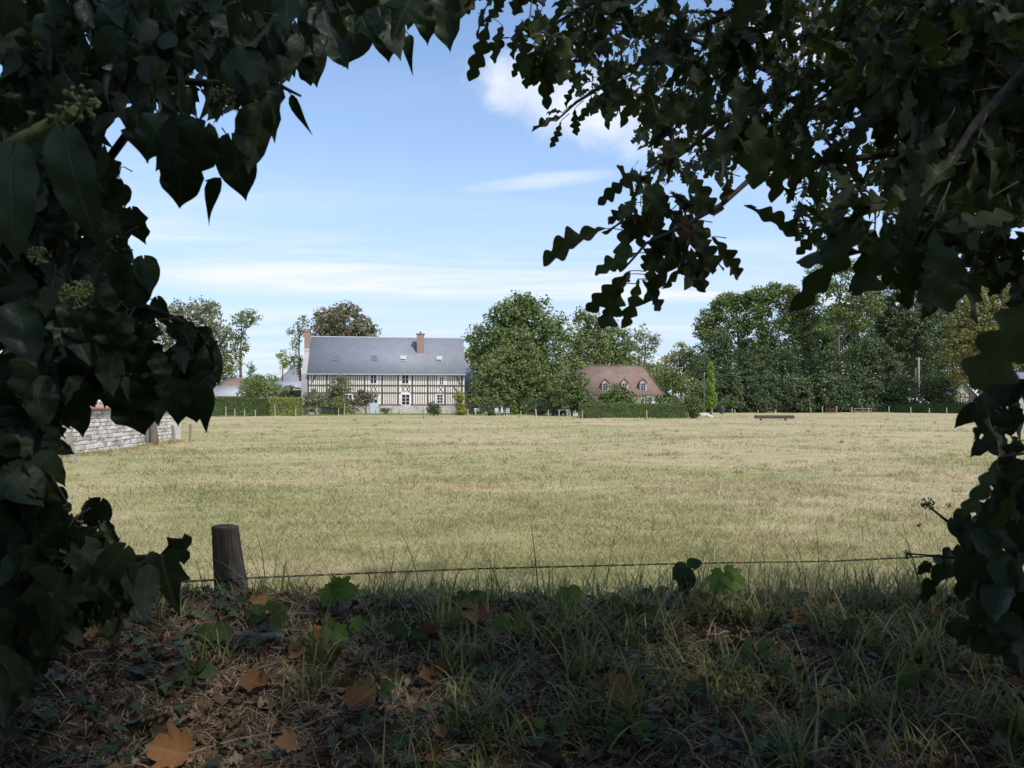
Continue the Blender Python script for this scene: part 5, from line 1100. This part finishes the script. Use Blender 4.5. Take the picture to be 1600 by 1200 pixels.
for pts, r in (([(1640, 1050, 1.7), (1590, 940, 1.7), (1560, 880, 1.65), (1500, 830, 1.6), (1452, 792, 1.6)], [.012, .009, .007, .004, .002]), ([(1590, 940, 1.7), (1575, 760, 1.6), (1560, 640, 1.5), (1552, 590, 1.5)], [.009, .006, .004, .0025]), ([(1560, 880, 1.65), (1480, 870, 1.7), (1418, 865, 1.72)], [.004, .003, .0015])): ivr.twig([P(*q) for q in pts], r, 6, True)
for q in ((1450, 787, 1.6, .013), (1416, 866, 1.72, .010), (1482, 790, 1.6, .005), (1495, 800, 1.6, .005), (1436, 820, 1.65, .005)): umbel(ivr, *q)
for i in range(560):
    x, y = pick([(1660, 620), (2400, 540), (2500, 1300), (1640, 1060)]); a = P(x, y, random.uniform(1.3, 2.6)); L = random.uniform(.05, .085); dr = (Vector((random.gauss(0, .55), random.gauss(0, .5), -1))).normalized()
    ivr.leaf(frame(a, a + dr * L, Vector((random.uniform(-1, .6), random.uniform(-1.2, .5), random.uniform(0, .9))), random.uniform(.7, 1.1)), random.choice(['h', 'h2', 'h3', 'n']), M_IVY, False)
for i in range(260):
    a = Vector((random.uniform(1.95, 5.5), random.uniform(.4, 3.2), random.uniform(.2, 3.6)))
    if a.x < .68 * a.y + .35: continue
    d_ = (rv(.6) + Vector((0, 0, -1))).normalized(); ivr.leaf(frame(a, a + d_ * .2, rv(), 1.3), 'h', M_IVY, False)
ivr.done()

# ================================================================== on the bank
def on_bank(px, py):
    """where the line of sight through a photo pixel meets the bank"""
    for y in np.arange(1.7, 4.2, .004):
        p = P(px, py, y)
        if p.z <= bank_z(p.x, p.y).item(): return p
    return P(px, py, 3.4)
def blades(n, xy, hmin, hmax, w, seg=5, curl=1.0, flat=0.0):
    """curved tapering grass blades standing on the bank"""
    x, y = xy; z = bank_z(x, y); h = rng.uniform(hmin, hmax, n) * rng.uniform(.5, 1, n); a = rng.uniform(0, 2 * np.pi, n)
    b0 = rng.uniform(.05, .55, n) + flat; b1 = b0 + rng.uniform(.3, 2.0, n) * curl; ww = w * rng.uniform(.6, 1.4, n)
    pos = np.stack([x, y, z - .008], -1); Vs = []; side = np.stack([-np.sin(a), np.cos(a), 0 * a], -1)
    for i in range(seg + 1):
        t = i / seg; hw = ww * (1 - t) ** .7 * (.75 + .5 * min(1, t * 4)); hw = np.maximum(hw, .0002)
        Vs += [pos - side * hw[:, None], pos + side * hw[:, None]]
        b = b0 + (b1 - b0) * (t + .5 / seg); st = h / seg; pos = pos + np.stack([np.cos(a) * np.sin(b) * st, np.sin(a) * np.sin(b) * st, np.cos(b) * st], -1)
        gz = bank_z(pos[:, 0], pos[:, 1]); pos[:, 2] = np.maximum(pos[:, 2], gz + .003)
    V = np.stack(Vs, 1); k = 2 * (seg + 1); base = (np.arange(n) * k)[:, None, None]
    F = np.array([(2 * i, 2 * i + 1, 2 * i + 3, 2 * i + 2) for i in range(seg)])[None] + base
    return V.reshape(-1, 3), F.reshape(-1, 4)
def grass_mat(name, stops, trans=.3):
    m = Mat(name); c = m.ramp(m.island(), stops); m.color(c).set(.6, .3); m.translucent(c, trans); return m.m
M_GREEN = grass_mat('green_grass', [(0, (.11, .13, .035)), (.5, (.22, .245, .07)), (.85, (.33, .335, .12)), (1, (.45, .41, .20))])
M_DRY = grass_mat('dry_grass', [(0, (.18, .115, .06)), (.5, (.38, .27, .15)), (1, (.60, .48, .30))], .2)
def clumped(n, ncl, spread, dens):
    cx_ = rng.uniform(-2.6, 2.6, ncl * 4); cy_ = rng.uniform(1.75, 3.75, ncl * 4); keep = rng.random(ncl * 4) < dens(cx_, cy_); cx_, cy_ = cx_[keep][:ncl], cy_[keep][:ncl]
    k = rng.integers(0, len(cx_), n); return cx_[k] + rng.normal(0, spread, n), np.clip(cy_[k] + rng.normal(0, spread, n), 1.4, 4.4)
gd = lambda x, y: np.clip(.15 + .55 * (x / y > -.18) + .35 * (np.abs(x / y - .05) < .16) - .5 * ((x / y < -.2) & (y < 2.7)), .03, 1)
xy = clumped(6000, 170, .05, gd); V, F = blades(6000, xy, .08, .26, .0034)
cr = rng.uniform(-2.4, 2.6, 60); ck = rng.integers(0, 60, 1300)
V2, F2 = blades(1300, (cr[ck] + rng.normal(0, .05, 1300), rng.uniform(3.25, 4.1, 1300)), .06, .30, .0026, curl=1.0)
xy = clumped(1500, 24, .035, gd); V3, F3 = blades(1500, xy, .15, .30, .0042, curl=.8)
tx = np.array([X(q, 3.5) for q in (420, 445, 470, 620, 650, 690, 760, 790, 850, 930, 960, 995, 1060, 1085, 1150, 1225, 1245, 1270, 1290, 1330, 1400, 1430, 1450)]); tk_ = rng.integers(0, len(tx), 520)
Vt, Ft = blades(520, (tx[tk_] + rng.normal(0, .035, 520), rng.uniform(3.2, 3.75, 520)), .16, .50, .0024, seg=7, curl=.75)
tag(link('bank_grass', np_mesh('bank_grass', np.concatenate([V, V2, V3, Vt]), np.concatenate([F, F2 + len(V), F3 + len(V) + len(V2), Ft + len(V) + len(V2) + len(V3)]), M_GREEN)), 'green grass growing in tufts along the shaded bank', 'grass', kind='stuff')
dd_ = lambda x, y: np.clip(.9 - .3 * (x / y > .3), .1, 1)
xy = clumped(16000, 520, .08, dd_); V, F = blades(16000, xy, .05, .20, .0016, curl=1.6, flat=.5)
V2, F2 = blades(16000, (rng.uniform(-2.7, 2.9, 16000), rng.uniform(1.6, 4.2, 16000)), .05, .22, .0014, curl=.8, flat=1.0)
V3, F3 = blades(900, (rng.normal(1.35, .35, 900), rng.uniform(3.2, 3.9, 900)), .12, .36, .0012, curl=.5)
Vl, Fl = blades(2600, (rng.uniform(-2.6, 2.8, 2600), rng.uniform(1.7, 3.9, 2600)), .2, .45, .0011, seg=7, curl=1.3, flat=.7)
tag(link('dry_bank_grass', np_mesh('dry_bank_grass', np.concatenate([V, V2, V3, Vl]), np.concatenate([F, F2 + len(V), F3 + len(V) + len(V2), Fl + len(V) + len(V2) + len(V3)]), M_DRY)), 'dry tangled straw coloured grass stems over the bank', 'grass', kind='stuff')
# leaf litter: small brittle leaves nobody could count
acc = []
for i in range(6500):
    x = random.uniform(-2.7, 2.9); y = random.uniform(1.55, 4.0); z = bank_z(x, y).item() + random.uniform(.001, .012); a = random.uniform(0, 6.28); L = random.uniform(.018, .052)
    d_ = Vector((math.cos(a), math.sin(a), random.gauss(0, .25))).normalized(); acc.append(np.array(frame((x, y, z), Vector((x, y, z)) + d_ * L, Vector((0, 0, 1)) + rv(.35), random.uniform(.6, 1.2))))
V, F, UV = TPL['d']; Ms = np.array(acc); n = len(Ms); VV = np.einsum('nij,vj->nvi', Ms[:, :3, :3], V) + Ms[:, None, :3, 3]
tag(link('leaf_litter', np_mesh('leaf_litter', VV.reshape(-1, 3), (F[None] + (np.arange(n) * len(V))[:, None, None]).reshape(-1, 3), M_LITTER, uv=np.tile(UV, (n, 1)), smooth=True)), 'brown leaf litter scattered over the soil of the bank', 'leaf litter', kind='stuff')
# small ground ivy leaves
acc = []
for i in range(2600):
    px_ = random.uniform(-2.6, 2.8); py_ = random.uniform(1.7, 3.9)
    if vnoise(px_, py_, 2.6, 12) < -.05: continue
    z = bank_z(px_, py_).item() + random.uniform(.01, .06); a = random.uniform(0, 6.28); L = random.uniform(.022, .058)
    d_ = Vector((math.cos(a), math.sin(a), random.gauss(-.1, .3))).normalized(); acc.append(np.array(frame((px_, py_, z), Vector((px_, py_, z)) + d_ * L, Vector((0, -.2, 1)) + rv(.3), random.uniform(.8, 1.2))))
V, F, UV = TPL['l']; Ms = np.array(acc); n = len(Ms); VV = np.einsum('nij,vj->nvi', Ms[:, :3, :3], V) + Ms[:, None, :3, 3]
M_GIVY = leaf_mat('ground_ivy_leaf', (.03, .055, .022), (.05, .085, .03), (.085, .125, .045), (.12, .15, .08), .2, .5, .3)
tag(link('ground_ivy', np_mesh('ground_ivy', VV.reshape(-1, 3), (F[None] + (np.arange(n) * len(V))[:, None, None]).reshape(-1, 3), M_GIVY, uv=np.tile(UV, (n, 1)), smooth=True)), 'low dark green ground ivy creeping over the bank', 'ground cover', kind='stuff')
# larger fallen leaves, each lying where the photo shows it
FL = [(397, 960, 46, 'large orange dead leaf just right of the fence post foot'), (560, 940, 30, 'red-brown dead leaf beside the green seedling left of centre'), (507, 1010, 40, 'upright orange dead leaf below the left seedling'), (684, 1000, 48, 'biggest upright brown leaf left of the middle'), (742, 975, 42, 'orange dead leaf among the grass at the bank crest'), (562, 1112, 44, 'ochre curled leaf low on the left slope'), (690, 1060, 34, 'rust leaf in the middle of the slope'), (445, 1180, 34, 'bright orange leaf on the bare soil near the bottom left'), (683, 1192, 36, 'square orange leaf at the bottom edge left of the middle'), (690, 1160, 26, 'small tan curled leaf near the bottom middle'), (877, 1030, 40, 'yellow-brown leaf tangled in grass at centre'), (968, 1102, 56, 'broad flat pale-brown leaf right of centre'), (1148, 1020, 40, 'orange leaf standing on the right crest'), (660, 1075, 30, 'pale grey-tan leaf near the middle'), (620, 1168, 26, 'greyish-pink leaf low beside the middle'), (130, 1006, 34, 'brown leaf under the ivy at the left'), (610, 958, 26, 'brown leaf against the dark log'), (1300, 970, 30, 'brown leaf beside the dry stems on the right crest'), (1460, 972, 30, 'rust leaf at the right below the ivy'), (1530, 1060, 40, 'tan curled leaf at the lower right edge'), (400, 1080, 46, 'brown leaf in the dry grass left of centre'), (270, 1190, 60, 'large dull brown leaf at the bottom left corner of the soil'), (930, 1085, 26, 'small brown leaf left of the broad pale one'), (470, 1032, 28, 'brown leaf at the right end of the fallen branch'), (1245, 985, 28, 'curled brown leaf on the dark debris right of centre'), (820, 1140, 24, 'tan leaf low in the middle grass'), (545, 1085, 30, 'dark orange leaf above the ochre curled leaf'), (1100, 950, 26, 'brown leaf beside the right seedling stem'), (1580, 1085, 30, 'small brown leaf at the far lower right'), (330, 1010, 30, 'brown leaf left of the fallen branch')]
for i, (px, py, s, lab) in enumerate(FL):
    p = on_bank(px, py); L = s / FPX * p.y * 1.0; k = ('d', 'd2')[i % 2]; up = 'upright' in lab or 'standing' in lab
    a = random.uniform(0, 6.28); d_ = Vector((math.cos(a), math.sin(a) * .6, .9 if up else random.uniform(-.1, .25))).normalized()
    o = link('fallen_leaf', leaf_mesh(k, M_DEAD)); c = p + Vector((0, -.01, .03)) - d_ * L * .5
    c.z = max(c.z, bank_z(c.x, c.y).item() + .012)
    o.matrix_world = frame(c, c + d_ * L, Vector((random.uniform(-.3, .3), -.9, .8 if not up else .3)), random.uniform(.8, 1.1)); tag(o, lab, 'leaf', 'fallen leaves on the bank')
# fallen branch, log, sticks
M_LICHEN = mcol('lichen_bark', [(.25, (.05, .045, .038)), (.5, (.13, .125, .11)), (.72, (.27, .27, .25))], 26.0, bump=.9)
def branch(name, label, pts, rad, mat, cat='branch', n=9, lift=.02):
    W_ = []
    for (px, py) in pts: q = on_bank(px, py); W_.append(q + Vector((0, 0, lift)))
    W2 = []
    for a, b_ in zip(W_[:-1], W_[1:]):
        for j in range(4): W2.append(a.lerp(b_, j / 4) + rv(.003))
    W2.append(W_[-1]); R2 = list(np.interp(np.linspace(0, 1, len(W2)), np.linspace(0, 1, len(rad)), rad) * rng.uniform(.88, 1.14, len(W2)))
    o = MB().tube([w - W_[0] for w in W2], R2, n).build(name, mat, None, True); o.location = W_[0]; return tag(o, label, cat)
branch('fallen_branch', 'thick grey lichen-covered fallen branch right of the fence post', [(305, 1022), (345, 1008), (385, 1006), (442, 1008)], [.018, .026, .027, .022], M_LICHEN, lift=.022)
branch('fallen_branch', 'dark grey weathered log lying on the bank crest left of the middle', [(590, 952), (640, 948), (690, 950)], [.026, .034, .024], M_LICHEN, lift=.02)
branch('fallen_branch', 'short grey driftwood piece beside the left seedling', [(520, 968), (555, 945)], [.02, .016], M_LICHEN)
branch('fallen_branch', 'long dark fallen branch lying along the right crest', [(1120, 946), (1180, 938), (1250, 944)], [.012, .014, .008], M_TWIG)
M_STRAW = plain('dry_stem', (.27, .215, .15), .25, 20, .8, .2, 0)
for k, (pts, r, lab) in enumerate((([(970, 1118), (1060, 1130), (1140, 1160), (1220, 1192)], .0045, 'long dry stem slanting down to the right below the broad pale leaf'), ([(130, 1110), (165, 1150), (190, 1200)], .007, 'grey root arching down the soil at the left'), ([(1110, 996), (1160, 990), (1260, 1000)], .004, 'pale dry stick on the debris right of centre'), ([(820, 1065), (900, 1072)], .004, 'dry stem lying in the middle of the slope'), ([(140, 1000), (230, 1010), (300, 1030)], .003, 'thin grey twig below the left ivy'), ([(710, 1190), (790, 1150), (830, 1120)], .004, 'brown stick low in the middle'), ([(420, 1060), (470, 1110), (540, 1135)], .0028, 'thin straw stem left of the ochre leaf'))):
    branch('dry_stem', lab, pts, [r, r, r * .6], M_STRAW if k != 1 else M_TWIG, 'stem', 6, .012)
tw = [MB(), MB()]
for i in range(90):
    x = random.uniform(-2.2, 2.4); y = random.uniform(1.8, 3.6); a = random.uniform(-.6, .6); L = random.uniform(.08, .32); p = Vector((x, y, bank_z(x, y).item() + .012)); e = Vector((x + math.cos(a) * L, y + math.sin(a) * L, 0)); e.z = bank_z(e.x, e.y).item() + .015
    tw[i % 2].tube([p, (e + p) * .5 + Vector((0, 0, .01)), e], [.0035, .003, .0016], 5)
for q, mm, lab in zip(tw, (M_TWIG, M_STRAW), ('dark broken twigs lying in the litter on the bank', 'pale broken twigs lying in the litter on the bank')): tag(q.build('twig_litter', mm), lab, 'twigs', kind='stuff')
# broad-leaved seedlings
def seedling(name, label, foot, leaves, mat=M_VINE, kind='v', r=.0022):
    p = on_bank(*foot); t = Plant(name, label, 'plant', p)
    for (bx, by, tx, ty, dd2, w) in leaves:
        d = p.y + dd2; a = P(bx, by, d); b_ = P(tx, ty, d - .02); t.leaf(frame(a, b_, Vector((random.uniform(-.3, .3), -1, .55)), w), kind, mat)
        t.twig([p, p.lerp(a, .55) + Vector((0, 0, .02)), a], [r, r * .8, r * .5], 5, True)
    t.done()
M_WEED = leaf_mat('weed_leaf', (.06, .10, .028), (.09, .145, .038), (.14, .19, .055), (.17, .2, .09), .3, .55, .3)
seedling('seedling', 'bright green lobed seedling on the bank crest right of the fence post', (530, 968), [(522, 920, 500, 948, 0, 1), (522, 920, 560, 925, -.02, 1), (525, 915, 520, 900, .02, 1)])
seedling('seedling', 'small green seedling lower left of centre beside the upright orange leaf', (525, 1020), [(518, 985, 498, 995, 0, 1), (520, 985, 545, 998, 0, 1), (518, 980, 515, 965, 0, 1), (556, 965, 562, 988, 0, .9)])
seedling('seedling', 'large pale green two-leaved seedling on the right crest', (1106, 968), [(1130, 895, 1116, 932, 0, 1), (1132, 895, 1168, 918, 0, .9)])
seedling('bramble', 'leafy bramble shoot standing at the wire right of centre', (1070, 945), [(1072, 885, 1050, 905, 0, 1), (1075, 880, 1095, 880, 0, 1), (1068, 890, 1075, 925, 0, 1), (1080, 900, 1060, 925, 0, .9), (1090, 875, 1085, 890, 0, 1)], M_GIVY, 'h')
seedling('seedling', 'round-leaved green plant on the crest right of the middle', (890, 962), [(890, 925, 868, 938, 0, 1.1), (890, 922, 912, 930, 0, 1.1)], M_VINE, 'h')
seedling('seedling', 'cluster of dark green broad leaves on the crest at the middle', (730, 960), [(720, 940, 695, 950, 0, 1), (722, 935, 745, 945, 0, 1), (725, 930, 715, 925, 0, 1), (735, 935, 760, 928, 0, .9), (840, 945, 820, 955, .05, 1), (842, 935, 858, 948, .05, 1)], M_GIVY, 'h')
seedling('seedling', 'flat spreading green leaves right of the middle crest', (955, 965), [(950, 945, 925, 955, 0, 1), (952, 942, 980, 945, 0, 1), (950, 950, 945, 970, 0, 1)], M_GIVY, 'h')
seedling('seedling', 'lone green plant under the right dry stems', (1250, 950), [(1245, 935, 1225, 945, 0, 1), (1248, 932, 1270, 942, 0, 1)], M_GIVY, 'v')
seedling('seedling', 'green trailing plant low at the left below the ivy', (345, 1020), [(330, 985, 300, 1000, 0, 1), (335, 985, 365, 990, 0, 1), (270, 1030, 250, 1050, 0, 1), (275, 1028, 300, 1045, 0, 1)], M_GIVY, 'h')
for k, (px, py, lab) in enumerate(((640, 1015, 'bramble sprig beside the biggest upright brown leaf'), (800, 1000, 'bramble sprig in the middle of the grassy slope'), (1000, 985, 'bramble sprig left of the bramble shoot at the wire'), (1180, 1040, 'bramble sprig below the dark debris on the right'), (1350, 1010, 'bramble sprig on the right slope under the dry stems'), (1440, 1080, 'bramble sprig low at the right beside the tan curled leaf'), (590, 1100, 'weed rosette right of the ochre curled leaf'), (980, 1160, 'weed rosette below the broad pale leaf'), (300, 1075, 'weed rosette on the bare soil at the left'), (860, 1165, 'weed rosette near the bottom edge at the middle'), (1290, 1150, 'weed rosette near the bottom edge at the right'), (420, 985, 'weed sprig between the post and the lichen branch'))):
    lv = []
    for j in range(5 + k % 3):
        a = 6.28 * j / (5 + k % 3) + k; r0 = random.uniform(6, 14); r1 = r0 + random.uniform(18, 32); lv.append((px + math.cos(a) * r0, py - 26 + math.sin(a) * r0 * .6, px + math.cos(a) * r1, py - 24 + math.sin(a) * r1 * .55, random.uniform(-.04, .03), random.uniform(.7, 1)))
    seedling('bramble' if k < 6 else 'weed', lab, (px, py), lv, (M_GIVY, M_WEED)[k % 2], 'h')
# tall single grass stalks rising above the wire
def stalk(label, pts, d, r=.0018, seed=False):
    W_ = [P(px, py, d) for px, py in pts]; foot = W_[0].copy(); foot.z = bank_z(foot.x, foot.y).item() - .01
    t = thing('grass_stalk', label, 'grass stalk', foot, 0, 'tall stalks above the wire'); path = [Vector()] + [w - foot for w in W_]
    MB().tube(path, [r] + list(np.linspace(r, r * .35, len(W_))), 5).build('stem', M_DRY if seed else M_GREEN, t)
    if seed:
        e = path[-1]; s = MB()
        for k in range(9): s.tube([e - Vector((0, 0, .006 * k)), e - Vector((random.uniform(-.008, .008), 0, .006 * k - .008))], [.002, .0008], 4)
        s.build('seed_head', M_DRY, t)
stalk('single green stalk bending left near the middle of the wire', [(662, 940), (660, 905), (652, 878), (630, 852)], 3.5)
stalk('thin brown stalk leaning right across the wire at the middle', [(700, 935), (732, 892), (767, 842)], 3.5, .0014, True)
stalk('stiff upright blade left of the centre of the wire', [(775, 945), (776, 915), (775, 888)], 3.45, .0035)
stalk('dead seed stalk standing over the field right of centre', [(1062, 920), (1045, 872), (1036, 842), (1020, 815)], 3.6, .0015, True)
stalk('tall green blade bunch leader rising over the wire at the right', [(1262, 930), (1250, 865), (1225, 815)], 3.6, .0024)
stalk('arching green blade curling left over the wire at the right', [(1262, 925), (1240, 870), (1215, 848), (1205, 856)], 3.6, .002)
stalk('long thin stem leaning right over the wire at the right', [(1300, 920), (1318, 870), (1348, 828)], 3.7, .0013, True)
stalk('thin stem leaning left across the post top', [(345, 905), (310, 860), (270, 832)], 3.5, .0014)
stalk('slender stem just right of the fence post', [(425, 935), (440, 905), (452, 880)], 3.5, .0016)
stalk('short upright blade beside the bramble shoot', [(1092, 930), (1096, 890), (1098, 855)], 3.6, .0018)
stalk('tall bent blade left of the right-hand ivy', [(1440, 930), (1420, 850), (1400, 825)], 3.0, .0018)
stalk('thin upright stem left of the right-hand ivy', [(1450, 930), (1425, 880), (1410, 815), (1438, 790)], 3.0, .0016)
